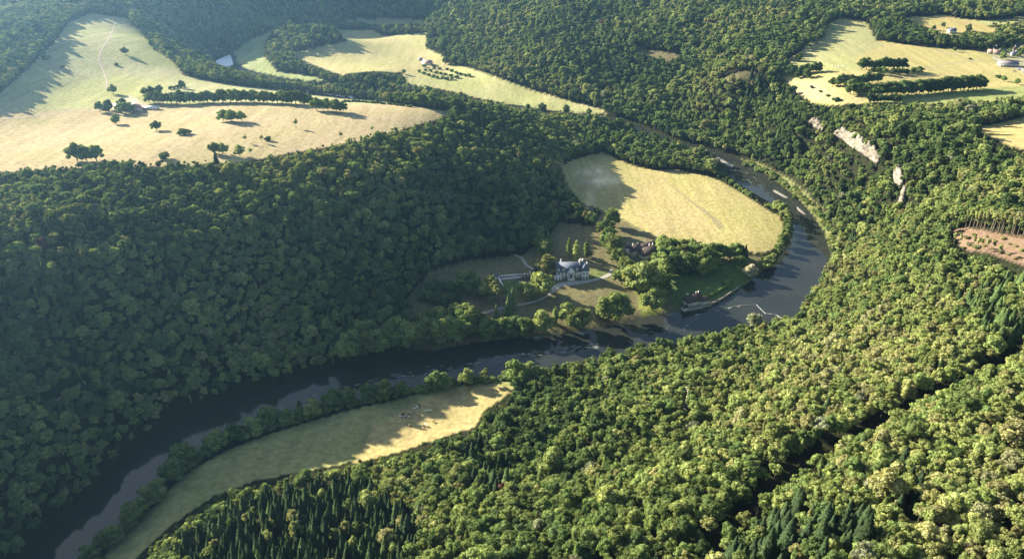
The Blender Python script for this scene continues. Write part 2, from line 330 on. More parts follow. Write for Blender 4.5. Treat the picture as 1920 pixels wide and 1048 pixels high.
def mesh_np(name, V, F, mats, mi=None, smooth=None):
    me = bpy.data.meshes.new(name); V = np.asarray(V, np.float32)
    lens = np.array([len(f) for f in F], np.int32) if not isinstance(F, np.ndarray) else np.full(len(F), F.shape[1], np.int32)
    idx = np.concatenate([np.asarray(f, np.int32) for f in F]) if not isinstance(F, np.ndarray) else F.astype(np.int32).ravel()
    me.vertices.add(len(V)); me.vertices.foreach_set("co", V.ravel())
    me.loops.add(len(idx)); me.loops.foreach_set("vertex_index", idx)
    me.polygons.add(len(lens)); me.polygons.foreach_set("loop_start", np.r_[0, np.cumsum(lens)[:-1]].astype(np.int32)); me.polygons.foreach_set("loop_total", lens)
    for m in mats: me.materials.append(m)
    if mi is not None: me.polygons.foreach_set("material_index", np.asarray(mi, np.int32))
    if smooth is not None: me.polygons.foreach_set("use_smooth", np.broadcast_to(np.asarray(smooth, bool), len(lens)).copy())
    me.update(calc_edges=True); me.validate()
    return me

def link(name, data, parent=None):
    o = bpy.data.objects.new(name, data); COL.objects.link(o)
    if parent is not None: o.parent = parent
    return o

class MB:
    def __init__(s): s.v = []; s.f = []
    def add(s, vs, fs):
        b = len(s.v); s.v += [tuple(v) for v in vs]; s.f += [tuple(i + b for i in f) for f in fs]; return s
    def box(s, x0, x1, y0, y1, z0, z1):
        return s.add([(x0,y0,z0),(x1,y0,z0),(x1,y1,z0),(x0,y1,z0),(x0,y0,z1),(x1,y0,z1),(x1,y1,z1),(x0,y1,z1)], [(0,3,2,1),(4,5,6,7),(0,1,5,4),(1,2,6,5),(2,3,7,6),(3,0,4,7)])
    def tube(s, pts, rad, n=7):
        pts = [Vector(p) for p in pts]; rings = []
        for i, p in enumerate(pts):
            d = (pts[min(i + 1, len(pts) - 1)] - pts[max(i - 1, 0)]).normalized(); a = d.orthogonal().normalized(); c = d.cross(a)
            rings.append([p + (a * math.cos(2 * math.pi * k / n) + c * math.sin(2 * math.pi * k / n)) * rad[i] for k in range(n)])
        fs = [(i * n + k, i * n + (k + 1) % n, (i + 1) * n + (k + 1) % n, (i + 1) * n + k) for i in range(len(pts) - 1) for k in range(n)]
        fs += [tuple(range(n - 1, -1, -1)), tuple(range((len(pts) - 1) * n, len(pts) * n))]
        return s.add([v for r in rings for v in r], fs)
    def mesh(s, name, m): return mesh_np(name, s.v, s.f, [m])
    def build(s, name, m, parent=None): return link(name, s.mesh(name, m), parent)

# ------------------------------------------------------------------ tree shapes
_bm = bmesh.new(); bmesh.ops.create_icosphere(_bm, subdivisions=1, radius=1); _bm.verts.ensure_lookup_table()
ICO_V = np.array([v.co for v in _bm.verts]); ICO_F = np.array([[v.index for v in f.verts] for f in _bm.faces]); _bm.free()
_bm = bmesh.new(); bmesh.ops.create_icosphere(_bm, subdivisions=2, radius=1)
ICO2_V = np.array([v.co for v in _bm.verts]); ICO2_F = np.array([[v.index for v in f.verts] for f in _bm.faces]); _bm.free()

def cards(C, Nn, size, g):
    """Small rhombic leaf sprays at C facing Nn."""
    n = len(C); Nn = Nn / (np.linalg.norm(Nn, axis=1, keepdims=True) + 1e-9)
    a = np.cross(Nn, g.normal(size=(n, 3))); a /= np.linalg.norm(a, axis=1, keepdims=True) + 1e-9; b = np.cross(Nn, a)
    s = size[:, None] * g.uniform(.7, 1.3, (n, 1)); s2 = size[:, None] * g.uniform(.45, .9, (n, 1))
    V = np.stack([C + a * s, C + b * s2 + Nn * .12 * s, C - a * s, C - b * s2 - Nn * .1 * s], 1).reshape(-1, 3)
    return V, np.arange(n * 4).reshape(n, 4)

def crown_from_lobes(lobes, per, leaf, seed, core=.86):
    g = np.random.default_rng(seed); Vs = []; Fs = []; off = 0
    for c, r in lobes:
        c = np.array(c); r = np.array(r) if np.ndim(r) else np.array([r, r, r * .85])
        k = 1 + .14 * g.normal(size=(len(ICO_V), 1))
        V = ICO_V * k * r * core + c; Vs.append(V); Fs += [tuple(f + off) for f in ICO_F]; off += len(V)
        d = g.normal(size=(per, 3)); d[:, 2] = np.abs(d[:, 2]) * .9 - .35 * (g.random(per) < .45); d /= np.linalg.norm(d, axis=1, keepdims=True)
        C = c + d * r * g.uniform(.82, 1.16, (per, 1))
        V, F = cards(C, d + g.normal(size=(per, 3)) * .5, np.full(per, leaf), g)
        Vs.append(V); Fs += [tuple(f + off) for f in F]; off += len(V)
    return np.vstack(Vs), Fs

def broadleaf_shape(seed, rx=5.2, ztop=16.0, zbot=4.0, nl=20, per=60, leaf=.62, egg=0.0):
    g = np.random.default_rng(seed); lobes = []; hz = (ztop - zbot) / 2; zc = zbot + hz; ex = g.uniform(.85, 1.15, 2)
    lobes.append(((0, 0, zc - hz * .1), (rx * .62, rx * .62, hz * .72)))
    for i in range(nl):
        for _ in range(20):
            d = g.normal(size=3); d /= np.linalg.norm(d)
            if d[2] > -.55: break
        t = g.uniform(.5, .9); w = 1 - egg * max(0, d[2])
        c = np.array([d[0] * rx * ex[0] * t * w, d[1] * rx * ex[1] * t * w, zc + d[2] * hz * t * g.uniform(.9, 1.15)])
        lobes.append((c, g.uniform(.2, .42) * rx * (1 - egg * .35 * max(0, d[2]))))
    return crown_from_lobes(lobes, per, leaf, seed + 99)

def trunk_shape(h, r, seed, limbs=4, top=.75):
    g = random.Random(seed); b = MB(); q = []
    for i in range(5):
        t = i / 4; q.append((g.uniform(-.25, .25) * t * 2, g.uniform(-.25, .25) * t * 2, h * top * t - .5 * (t == 0)))
    b.tube(q, [r * 1.35, r, r * .8, r * .55, r * .25], 7)
    for k in range(limbs):
        a = 2 * math.pi * k / limbs + g.uniform(-.5, .5); z0 = h * g.uniform(.28, .5); l = h * g.uniform(.2, .32)
        b.tube([(0, 0, z0), (math.cos(a) * l * .5, math.sin(a) * l * .5, z0 + l * .45), (math.cos(a) * l, math.sin(a) * l, z0 + l)], [r * .5, r * .32, r * .12], 5)
    return b

def spruce_shape(seed, hgt=20., rad=3.3):
    g = np.random.default_rng(seed); Vs = []; Fs = []; off = 0
    n = 9; zz = np.array([1.8, hgt * .45, hgt]); rr = np.array([rad * .55, rad * .3, .05])
    for i in range(3):
        a = np.arange(n) * 2 * math.pi / n; Vs.append(np.stack([np.cos(a) * rr[i], np.sin(a) * rr[i], np.full(n, zz[i])], -1))
    for i in range(2):
        for k in range(n): Fs.append((i * n + k, i * n + (k + 1) % n, (i + 1) * n + (k + 1) % n, (i + 1) * n + k))
    off = 3 * n
    z = 1.6
    while z < hgt - .5:
        t = (z - 1.6) / (hgt - 1.6); r = rad * (1 - t) ** .85 * g.uniform(.88, 1.12) + .25; m = max(5, int(11 * (1 - t) + 5)); ph = g.uniform(0, 6)
        for k in range(m):
            a = ph + 2 * math.pi * k / m + g.uniform(-.15, .15); l = r * g.uniform(.75, 1.15); w = .24 * l + .22; dr = .30 * l
            d = np.array([math.cos(a), math.sin(a), 0]); s = np.array([-d[1], d[0], 0]); zb = np.array([0, 0, z + g.uniform(-.2, .2)])
            V = [zb, zb + d * l * .55 + s * w - [0, 0, dr * .45], zb + d * l - [0, 0, dr], zb + d * l * .55 - s * w - [0, 0, dr * .45], zb + d * l * .5 + [0, 0, .22 * l]]
            Vs.append(np.array(V)); Fs += [(off, off + 1, off + 4), (off + 1, off + 2, off + 4), (off, off + 4, off + 3), (off + 4, off + 2, off + 3)]; off += 5
        z += .95 * (1 - .45 * t)
    return np.vstack(Vs), Fs

def columnar_shape(seed, hgt=18., rad=2.0):
    g = np.random.default_rng(seed); lobes = []
    for i in range(22):
        t = i / 21; r = rad * (math.sin(math.pi * (t * .86 + .1)) ** .7); a = g.uniform(0, 6.28); lobes.append(((math.cos(a) * r * .35, math.sin(a) * r * .35, 1.5 + t * (hgt - 2.5)), (r * .75, r * .75, 1.5)))
    return crown_from_lobes(lobes, 34, .5, seed)

def shrub_shape(seed, rx=3.5, hgt=4.5):
    g = np.random.default_rng(seed); lobes = [((0, 0, hgt * .35), (rx * .7, rx * .7, hgt * .4))]
    for i in range(13):
        a = g.uniform(0, 6.28); t = g.uniform(.3, .8); lobes.append(((math.cos(a) * rx * t, math.sin(a) * rx * t, g.uniform(.2, .72) * hgt), g.uniform(.28, .42) * rx))
    return crown_from_lobes(lobes, 55, .45, seed)

def pine_shape(seed, hgt=20.):
    g = np.random.default_rng(seed); lobes = []
    for i in range(9):
        a = g.uniform(0, 6.28); t = g.uniform(0, 1.9); lobes.append(((math.cos(a) * t, math.sin(a) * t, hgt * g.uniform(.66, .95)), (1.5, 1.5, 1.3)))
    return crown_from_lobes(lobes, 40, .5, seed)

PROTO = {}          # kind -> list of (crown mesh, trunk mesh, nominal height)
RAW = []            # prototype geometry for the massed woods
def add_proto(kind, VF, trunk, hgt, bark=None):
    V, F = VF; bark = bark or M_BARK
    cm = mesh_np(kind + "_crown", V, F, [M_LEAF]) if len(F) else None
    tm = trunk.mesh(kind + "_trunk", bark)
    PROTO.setdefault(kind, []).append((cm, tm, hgt)); return V, F, trunk
def raw(V, F, trunk):
    nv = len(V); V2 = np.vstack([V, np.array(trunk.v)]); F2 = list(F) + [tuple(i + nv for i in f) for f in trunk.f]
    RAW.append((V2, F2, [0] * len(F) + [1] * len(trunk.f)))
BROAD_IDS = []; SPRUCE_IDS = []; OTHER_IDS = []; KIND_OF = {}
for k, (rx, zt, zb, nl, egg) in enumerate([(5.4, 16, 4, 22, 0), (4.6, 17.5, 4.5, 20, .25), (5.9, 15, 4, 24, 0), (4.9, 16, 3.5, 18, .1), (4.2, 15.5, 4, 16, .35), (5.4, 17, 5, 22, .15), (6.3, 16.5, 4, 26, 0)]):
    v = add_proto("broad", broadleaf_shape(20 + k, rx, zt, zb, nl, 82, .5, egg), trunk_shape(16, .34, k), 16.5); BROAD_IDS.append(len(RAW)); raw(*v)
for k in range(4): add_proto('round', broadleaf_shape(160 + k, 6.0 + .5 * (k % 2), 13, .6, 24, 58, .6, .12), trunk_shape(12, .34, 30 + k), 13.5)
for k in range(4):
    v = add_proto("spruce", spruce_shape(50 + k, 16.5 + 1.2 * k, 4.0 + .25 * k), trunk_shape(15, .25, 40 + k, 0, .9), 16.5 + 1.2 * k); SPRUCE_IDS.append(len(RAW)); raw(*v)
for k in range(2):
    v = add_proto("column", columnar_shape(70 + k, 18, 2.0 + .3 * k), trunk_shape(16, .25, 60 + k, 0, .8), 18)
    KIND_OF[len(RAW)] = ('column', k); OTHER_IDS.append(len(RAW)); raw(*v)
for k in range(3): add_proto("shrub", shrub_shape(80 + k), trunk_shape(4, .15, 80 + k, 3, .6), 4.8)
for k in range(3): add_proto("pine", pine_shape(90 + k), trunk_shape(20, .26, 90 + k, 0, .9), 20, M_PALEBARK)
for k in range(2):
    v = add_proto("loose", broadleaf_shape(120 + k, 4.2, 16, 5, 11, 40, .45, .2), trunk_shape(16, .26, 120 + k, 6), 16.5, M_PALEBARK)
    for _ in range(2): OTHER_IDS.append(len(RAW))
    KIND_OF[len(RAW)] = ('loose', k); raw(*v)
def dead_shape(seed):
    b = trunk_shape(12, .16, seed, 5, .95); g = random.Random(seed)
    for k in range(7):
        a = g.uniform(0, 6.28); z0 = g.uniform(4, 9); l = g.uniform(1.2, 2.6); b.tube([(0, 0, z0), (math.cos(a) * l * .6, math.sin(a) * l * .6, z0 + l * .7), (math.cos(a) * l, math.sin(a) * l, z0 + l * 1.3)], [.07, .05, .02], 4)
    return b
for k in range(3):
    v = add_proto("dead", (np.zeros((0, 3)), []), dead_shape(140 + k), 12, M_PALEBARK)
DEAD_ID = len(RAW); KIND_OF[DEAD_ID] = ('dead', 2); raw(*v)

def tree(name, kind, pos, h, tint, label, cat, group=None, wide=1.0, var=None, crownlabel=None):
    cm, tm, hn = PROTO[kind][(var if var is not None else random.randrange(99)) % len(PROTO[kind])]
    o = bpy.data.objects.new(name, None); o.empty_display_size = 1; COL.objects.link(o)
    s = h / hn; o.location = (pos[0], pos[1], pos[2] - .1); o.rotation_euler = (0, 0, random.uniform(0, 6.28)); o.scale = (s * wide, s * wide, s)
    tag(o, label, cat, group)
    t = link("trunk", tm, o)
    if cm:
        c = link("crown", cm, o); c["tint"] = float(tint)
    return o
# ------------------------------------------------------------------ ground sheet
NU = 620; rows = [60.0]
while rows[-1] < 900: rows.append(rows[-1] * 1.0062 + .4)
while rows[-1] < 3000: rows.append(rows[-1] * 1.0058)
while rows[-1] < 7000: rows.append(rows[-1] * 1.04)
yy = np.array(rows); uu = np.linspace(-1, 1, NU)
YY, UU = np.meshgrid(yy, uu, indexing="ij"); XX = UU * (YY * .82 + 260)
ZZ = H(XX, YY)
gpx, gpy, _ = proj(XX, YY, ZZ)
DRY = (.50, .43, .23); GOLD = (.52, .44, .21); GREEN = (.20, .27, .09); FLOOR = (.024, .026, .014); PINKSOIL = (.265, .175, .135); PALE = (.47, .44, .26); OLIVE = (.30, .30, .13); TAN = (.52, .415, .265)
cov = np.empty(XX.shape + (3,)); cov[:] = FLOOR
def paint(poly, c, feather=0):
    cov[inside(gpx, gpy, poly)] = c
paint(PLATEAU_FIELDS, PALE)
paint([(-60,325),(-60,215),(0,212),(100,208),(190,200),(330,196),(600,196),(760,196),(860,212),(690,262),(420,310),(180,315)], TAN)
paint([(160,150),(215,140),(300,150),(330,165),(250,195),(180,200),(60,205),(30,205),(90,178)], (.47, .45, .23)); paint([(215,60),(270,55),(330,120),(300,130),(220,100)], (.45, .44, .24))
paint(FAR_STRIP, (.42, .44, .22)); paint(VALLEY, (.51, .45, .24)); paint([(840,135),(880,128),(1000,170),(1137,214),(1000,206),(900,185),(820,160),(740,190),(760,155)], (.46, .44, .22)); paint(FAR_STRIP2, (.46, .42, .22))
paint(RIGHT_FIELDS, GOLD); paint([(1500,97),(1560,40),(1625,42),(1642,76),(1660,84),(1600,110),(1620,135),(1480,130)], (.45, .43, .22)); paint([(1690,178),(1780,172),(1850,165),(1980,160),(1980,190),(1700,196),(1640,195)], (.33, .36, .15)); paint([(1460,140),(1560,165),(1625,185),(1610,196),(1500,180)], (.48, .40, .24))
paint(RIGHT_FIELD2, (.52, .42, .20)); paint(RIGHT_FIELD3, (.52, .42, .20)); paint(POCKET, (.15, .13, .08)); paint(CLEARCUT, PINKSOIL); paint(SLASH, (.20, .17, .10)); paint(STRIP, (.20, .20, .09)); paint(VILLAGE, (.42, .38, .26)); paint(GAPFIELD, (.45, .42, .2))  # the forest pocket's dark brown has its shade painted into the colour
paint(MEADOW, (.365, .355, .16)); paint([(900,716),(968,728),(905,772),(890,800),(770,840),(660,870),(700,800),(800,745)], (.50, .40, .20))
paint(FIELD, (.51, .43, .20)); paint([(1240,330),(1290,380),(1350,440),(1330,462),(1240,450),(1190,400),(1180,350)], (.52, .42, .22))
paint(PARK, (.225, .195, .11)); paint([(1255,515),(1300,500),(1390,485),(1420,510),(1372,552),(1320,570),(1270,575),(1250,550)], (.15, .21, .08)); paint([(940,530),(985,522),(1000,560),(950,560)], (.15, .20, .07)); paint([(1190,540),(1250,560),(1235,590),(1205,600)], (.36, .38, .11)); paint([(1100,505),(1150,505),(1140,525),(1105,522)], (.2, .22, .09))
cov[np.abs(cov - FLOOR).sum(-1) > .01] *= .72
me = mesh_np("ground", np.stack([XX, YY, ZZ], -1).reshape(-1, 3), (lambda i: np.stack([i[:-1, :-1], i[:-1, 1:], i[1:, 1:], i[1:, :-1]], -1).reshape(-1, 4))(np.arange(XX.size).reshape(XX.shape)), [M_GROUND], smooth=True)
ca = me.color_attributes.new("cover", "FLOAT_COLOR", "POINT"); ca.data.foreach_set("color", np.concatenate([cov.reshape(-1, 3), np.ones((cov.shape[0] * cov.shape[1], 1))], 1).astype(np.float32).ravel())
tag(link("ground", me), kind="structure")

def flat_poly(pts2, z):
    vs = [Vector((p[0], p[1], z)) for p in pts2]
    return [tuple(v) for v in vs], [tuple(t) for t in tessellate_polygon([vs])]
v, f = flat_poly(RIV_W, 0.0)
me = mesh_np("river", v, f, [M_WATER])
bm = bmesh.new(); bm.from_mesh(me); bmesh.ops.recalc_face_normals(bm, faces=bm.faces)
for fc in bm.faces:
    if fc.normal.z < 0: fc.normal_flip()
bm.to_mesh(me); bm.free()
tag(link("river", me), kind="structure")

def ribbon(name, pts, w, m, dz=.12, kind="structure", label=None, cat=None, step=4.0):
    P = pixline(pts)[:, :2]; n = max(2, int(np.hypot(*np.diff(P, axis=0).T).sum() / step)); P = resample(smooth_line(P, 6), n)
    T = np.gradient(P, axis=0); T /= np.linalg.norm(T, axis=1, keepdims=True) + 1e-9; Nn = np.stack([-T[:, 1], T[:, 0]], -1)
    ws = (np.interp(np.linspace(0, 1, n), np.linspace(0, 1, len(w)), w) if np.ndim(w) else np.full(n, w)) * (1 + .12 * rng.normal(size=n))
    off = np.array([-.5, -.2, .2, .5]); V = []
    for o_ in off:
        q = P + Nn * (ws * o_)[:, None]; V.append(np.c_[q, H(q[:, 0], q[:, 1]) + dz])
    V = np.stack(V, 1).reshape(-1, 3); i = np.arange(n * 4).reshape(n, 4)
    F = np.stack([i[:-1, :-1], i[:-1, 1:], i[1:, 1:], i[1:, :-1]], -1).reshape(-1, 4)
    return tag(link(name, mesh_np(name, V, F, [m], smooth=True)), label, cat, None, kind)
ribbon("drive", [(1036,546),(1046,536),(1062,532),(1082,530),(1105,527),(1128,521),(1143,514),(1146,505)], [4, 7, 8, 7, 4.5, 3.5, 5, 3], M_GRAVEL)
ribbon("path", [(1040,544),(1024,556),(1000,566),(960,574),(930,580),(895,590)], 3.2, M_GRAVEL)
ribbon("path", [(964,478),(978,484),(988,498),(1003,506)], 3.0, M_GRAVEL)
ribbon("path", [(985,522),(992,534),(1000,544)], 2.6, M_GRAVEL)
ribbon("path", [(1094,516),(1106,527)], 1.8, M_GRAVEL)
ribbon("track", [(222,30),(205,70),(186,105),(192,130),(200,150),(200,168)], [1.5, 2, 2, 3.4, 3.4, 2], M_EARTH)
ribbon("track", [(0,224),(60,218),(130,210),(190,207)], 3.5, M_EARTH)
ribbon("track", [(550,100),(580,115),(620,132),(650,143)], 2.6, M_EARTH)
ribbon("track", [(1735,128),(1780,120),(1830,115),(1875,115)], 3.5, M_EARTH)
ribbon("track", [(1745,92),(1780,102),(1810,110)], 3.0, M_EARTH)
ribbon("road", [(1860,108),(1885,118),(1925,134),(1990,155)], [6, 10, 14, 14], M_GRAVEL)
ribbon("road", [(945,203),(1000,208),(1060,214),(1130,218)], 4.5, M_GRAVEL)
ribbon("farm_yard", [(238,180),(250,190),(262,200)], [9, 16, 10], M_EARTH)
ribbon("ditch", [(1240,332),(1275,362),(1315,392),(1340,412),(1352,428)], [2.5, 3, 4, 7, 10], simple("ditch_grass", (.24, .21, .10), .95, .3, .3))
ribbon("track", TRACK_LEFT, 2.4, M_EARTH)

# ------------------------------------------------------------------ buildings footprint kept clear of trees (pixels)
KEEP = [[(1036,480),(1106,480),(1110,530),(1036,530)], [(974,496),(1014,496),(1014,548),(974,548)], [(1165,445),(1235,445),(1235,505),(1165,505)], [(1258,535),(1380,520),(1380,590),(1258,592)]]

# ------------------------------------------------------------------ forest trees
cand = []
for y0, y1, s in [(90, 760, 5.3), (760, 1250, 6.6), (1250, 1800, 8.2), (1800, 2450, 10.0)]:
    yr = np.arange(y0, y1, s); half = y1 * .70 + 260; xr = np.arange(-half, half, s)
    a, b = np.meshgrid(xr, yr); b = b + (np.arange(a.shape[1]) % 2) * s * .5
    a = a + rng.uniform(-.42, .42, a.shape) * s; b = b + rng.uniform(-.42, .42, b.shape) * s
    k = np.abs(a) < b * .74 + 230
    cand.append(np.stack([a[k], b[k], np.full(k.sum(), s)], -1))
cand = np.vstack(cand); tx, ty, ts = cand.T; tz = H(tx, ty)
hf = np.clip(rng.normal(1, .16, len(tx)), .62, 1.45)
bpx, bpy_, dep = proj(tx, ty, tz)
ok = tz > .8; low = ok.copy()
mid = [proj(tx, ty, tz + q * hf) for q in (0, 6, 11, 15)]
allclear = CLEAR + KEEP
for poly in allclear:
    for q, (a, b, _) in enumerate(mid):
        if poly is STRIP and q > 0: continue
        if poly is SLASH and q > 1: continue
        if poly is POCKET and q > 0: continue
        hit = ~inside(a, b, poly); ok &= hit
        if q < 1: low &= hit
for poly in [RIVER_VIS, RIVER_VIS2]:
    for q, (a, b, _) in enumerate(mid):
        hit = ~inside(a, b, poly); ok &= hit
        if q < 2: low &= hit
for poly in CLIFF_VIS:
    for a, b, _ in mid[1:3]: ok &= ~inside(a, b, poly)
rd = seg_dist(tx, ty, RIV_W, True); inr = ~(inside(tx, ty, RIV_W)) & (rd > 2.5); ok &= inr; low &= inr & ~ok
sm = proj(tx, ty, tz + 4.5 * hf)
for poly in CLEAR[:-1] + [RIVER_VIS]: low &= ~inside(sm[0], sm[1], poly)
scrub = low & ~ok & (rng.random(len(tx)) < .75); hf = np.where(scrub, hf * .38, hf); ok |= scrub
lane_w = pixline([(1330,1030),(1400,965),(1480,895),(1560,845),(1640,806),(1740,752),(1820,722),(1870,688),(1930,640)])[:, :2]
ok &= seg_dist(tx, ty, lane_w) > 4.6
trk = pixline(TRACK_LEFT)[:, :2]; ok &= seg_dist(tx, ty, trk) > 3.2
# natural gaps
gapn = np.sin(tx / 23.0 + 2 * np.sin(ty / 61.0)) * np.sin(ty / 19.0 + 1.5 * np.sin(tx / 53.0))
ok &= ~((gapn > .96) & (rng.random(len(tx)) < .6)) & (rng.random(len(tx)) > .05)
tx, ty, ts, tz, hf, bpx, bpy_, dep, scrub = [q[ok] for q in (tx, ty, ts, tz, hf, bpx, bpy_, dep, scrub)]
n = len(tx)
# kinds
SPR = [[(310,1100),(345,1010),(420,960),(480,925),(560,905),(640,890),(690,905),(720,935),(780,950),(790,1000),(720,1100)], [(860,830),(915,820),(960,870),(990,930),(930,940),(880,900)],
       [(1330,1060),(1420,965),(1490,935),(1560,930),(1640,960),(1690,1060)], [(1790,560),(1990,470),(1990,640),(1870,640)], [(1640,880),(1700,860),(1740,920),(1690,960)], [(1020,340),(1060,360),(1085,420),(1040,430),(990,420)], [(1380,140),(1480,130),(1520,190),(1400,185)]]
isS = np.zeros(n, bool)
mpx, mpy, _ = proj(tx, ty, tz + 8)
for i, poly in enumerate(SPR): isS |= inside(mpx, mpy, poly) & (rng.random(n) < (.93, .7, .62, .7, .6, .45, .5)[i])
isS |= rng.random(n) < .025
isS &= ~scrub
patch = np.sin(tx / 70 + 1.7 * np.sin(ty / 110)) * np.cos(ty / 83 + np.sin(tx / 97))
tint = np.clip(.44 + .15 * patch + rng.normal(0, .11, n), .2, .78)
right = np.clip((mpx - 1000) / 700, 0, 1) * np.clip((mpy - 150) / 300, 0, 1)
tint = np.clip(tint + .12 * right, .2, .8)  # leaf tint carries the warm window-reflection veil, painted stronger towards the right
sp = rng.random(n); tint[sp < .008] = .86; tint[(sp > .9993)] = 1.0
tint[isS] = np.clip(rng.normal(.15, .07, isS.sum()) + .16 * inside(mpx, mpy, SPR[3])[isS], 0, .36)
pid = np.where(isS, np.array(SPRUCE_IDS)[rng.integers(0, len(SPRUCE_IDS), n)], np.array(BROAD_IDS)[rng.integers(0, len(BROAD_IDS), n)])
oth = ~isS & ~scrub & (rng.random(n) < .11); pid = np.where(oth, np.array(OTHER_IDS)[rng.integers(0, len(OTHER_IDS), n)], pid); ded = ~isS & ~oth & (rng.random(n) < .006); pid = np.where(ded, DEAD_ID, pid)
pid = pid.astype(np.int32)
size = hf * (ts * .62 + 2.9) / 8.4 * np.where(isS, .95 * np.clip(rng.normal(1, .2, n), .5, 1.4), .93)
size = size * np.where((rng.random(n) < .09) & ~isS, 1.28, 1.0) * np.where((rng.random(n) < .03) & ~isS, 1.3, 1.0)
size = np.where(isS & inside(mpx, mpy, SPR[0]), size * .95, size)
# the nearest trees stand as objects of their own
tpx, tpy, tdep = proj(tx, ty, tz + 10)
infr = (tpx > 4) & (tpx < 1916) & (tpy > 6) & (tpy < 1040)
order = np.argsort(tdep + np.where(infr, 0, 1e6))
near = np.zeros(n, bool)
nb = ns = 0
for i in order:
    if not infr[i]: break
    if isS[i] and ns < 230: near[i] = True; ns += 1
    elif not isS[i] and nb < 300: near[i] = True; nb += 1
    if ns >= 230 and nb >= 300: break
print("forest", n, "near", nb, ns)
def tint_word(t): return "reddish brown dying" if t > .95 else "silvery grey-green" if t > .82 else "olive yellow-green" if t > .6 else "bright mid-green" if t > .45 else "deep green"
for i in np.where(near)[0]:
    lane_side = "beyond the dark ride" if mpx[i] < np.interp(mpy[i], [640, 720, 806, 895, 1030], [1930, 1820, 1640, 1480, 1330]) else "nearer than the dark ride"
    kind = "spruce" if isS[i] else "broad"
    if isS[i]:
        plantation = inside(mpx[i:i + 1], mpy[i:i + 1], SPR[0])[0]
        lab = "dark pointed spruce packed in the plantation above the lower meadow" if plantation else f"dark pointed spruce among broadleaf trees {lane_side}"
        nm, ct, gp = "spruce_tree", "spruce", "spruces in the near wood"
    else:
        lab = f"{tint_word(tint[i])} broadleaf tree in the sunlit near wood {lane_side}"
        nm, ct, gp = "broadleaf_tree", "broadleaf tree", "broadleaf trees in the near wood"
    if int(pid[i]) in KIND_OF:
        kind, v = KIND_OF[int(pid[i])]
        if kind == "dead": nm, ct, gp, lab = "dead_tree", "dead tree", "bare dead trees in the near wood", f"bare grey dead tree among the crowns {lane_side}"
        if kind == "column": lab = f"narrow upright {tint_word(tint[i])} tree in the near wood {lane_side}"
        if kind == "loose": lab = f"thin open-crowned {tint_word(tint[i])} tree in the near wood {lane_side}"
    else:
        v = (SPRUCE_IDS if isS[i] else BROAD_IDS).index(int(pid[i]))
    hn = PROTO[kind][v][2]
    tree(nm, kind, (tx[i], ty[i], tz[i]), hn * size[i], tint[i], lab, ct, gp, random.uniform(.92, 1.1), v)

# massed woods: one object per wood, each drawing its own trees on its own points
def forest_nodes():
    ng = bpy.data.node_groups.new("massed_trees", "GeometryNodeTree")
    ng.interface.new_socket("Geometry", in_out="INPUT", socket_type="NodeSocketGeometry"); ng.interface.new_socket("Geometry", in_out="OUTPUT", socket_type="NodeSocketGeometry")
    N = ng.nodes.new; L = ng.links.new; gi = N("NodeGroupInput"); go = N("NodeGroupOutput"); join = N("GeometryNodeJoinGeometry")
    def attr(nm, ty):
        a = N("GeometryNodeInputNamedAttribute"); a.data_type = ty; a.inputs["Name"].default_value = nm; return a.outputs["Attribute"]
    proto, pidn, rot, scl = attr("proto", "INT"), attr("pid", "INT"), attr("rot", "FLOAT_VECTOR"), attr("scl", "FLOAT_VECTOR")
    def eq(a, k):
        c = N("FunctionNodeCompare"); c.data_type = "INT"; c.operation = "EQUAL"; ins = [s for s in c.inputs if s.type == "INT"]; L(a, ins[0]); ins[1].default_value = k; return c.outputs[0]
    for k in range(len(RAW)):
        s1 = N("GeometryNodeSeparateGeometry"); s1.domain = "POINT"; L(gi.outputs[0], s1.inputs[0]); L(eq(proto, k), s1.inputs[1])
        s2 = N("GeometryNodeSeparateGeometry"); s2.domain = "POINT"; L(gi.outputs[0], s2.inputs[0]); L(eq(pidn, k), s2.inputs[1])
        io = N("GeometryNodeInstanceOnPoints"); L(s2.outputs[0], io.inputs["Points"]); L(s1.outputs[0], io.inputs["Instance"]); L(rot, io.inputs["Rotation"]); L(scl, io.inputs["Scale"])
        L(io.outputs[0], join.inputs[0])
    L(join.outputs[0], go.inputs[0])
    return ng
NG = forest_nodes()
SEEDS = [("left", (450,480)), ("left", (150,750)), ("left", (900,330)), ("left", (650,580)), ("near", (1300,800)), ("near", (700,1000)), ("near", (1700,850)), ("right", (1600,420)), ("right", (1750,350)), ("right", (1750,560)), ("right", (1480,230)),
         ("ridge", (1100,100)), ("ridge", (1350,80)), ("ridge", (1250,210)), ("ridge", (870,70)), ("farleft", (60,90)), ("dark", (450,30)), ("dark", (650,15)), ("spur", (570,75)), ("spur", (560,115)), ("belt", (350,130)), ("belt", (600,165)), ("belt", (800,195)), ("farright", (1680,65)), ("farright", (1850,30)), ("farright", (1600,15))]
sw = pixline([s[1] for s in SEEDS])[:, :2]
lab = np.argmin((tx[:, None] - sw[None, :, 0]) ** 2 + (ty[:, None] - sw[None, :, 1]) ** 2, 1)
names = np.array([s[0] for s in SEEDS])[lab]
WOODS = {"left": "shaded mixed forest covering the hillside left of the river", "near": "sunlit mixed wood on the near slope around the dark ride", "right": "broadleaf forest on the cliff side of the river bend",
         "ridge": "rounded wooded ridge behind the bright far meadows", "farleft": "hazy wood above the far left pasture", "dark": "blue shadowed forest slope behind the far river bend",
         "spur": "tongue of trees curving round the far meadow", "belt": "belt of trees between the left pasture and the far valley", "farright": "scattered woods around the far right fields and village"}
RV = []; RF = []; RM = []; RP = []; off = 0
for k, (V, F, mi) in enumerate(RAW):
    RV.append(V); RF += [tuple(i + off for i in f) for f in F]; RM += mi; RP.append(np.full(len(V), k)); off += len(V)
RV = np.vstack(RV); RP = np.concatenate(RP)
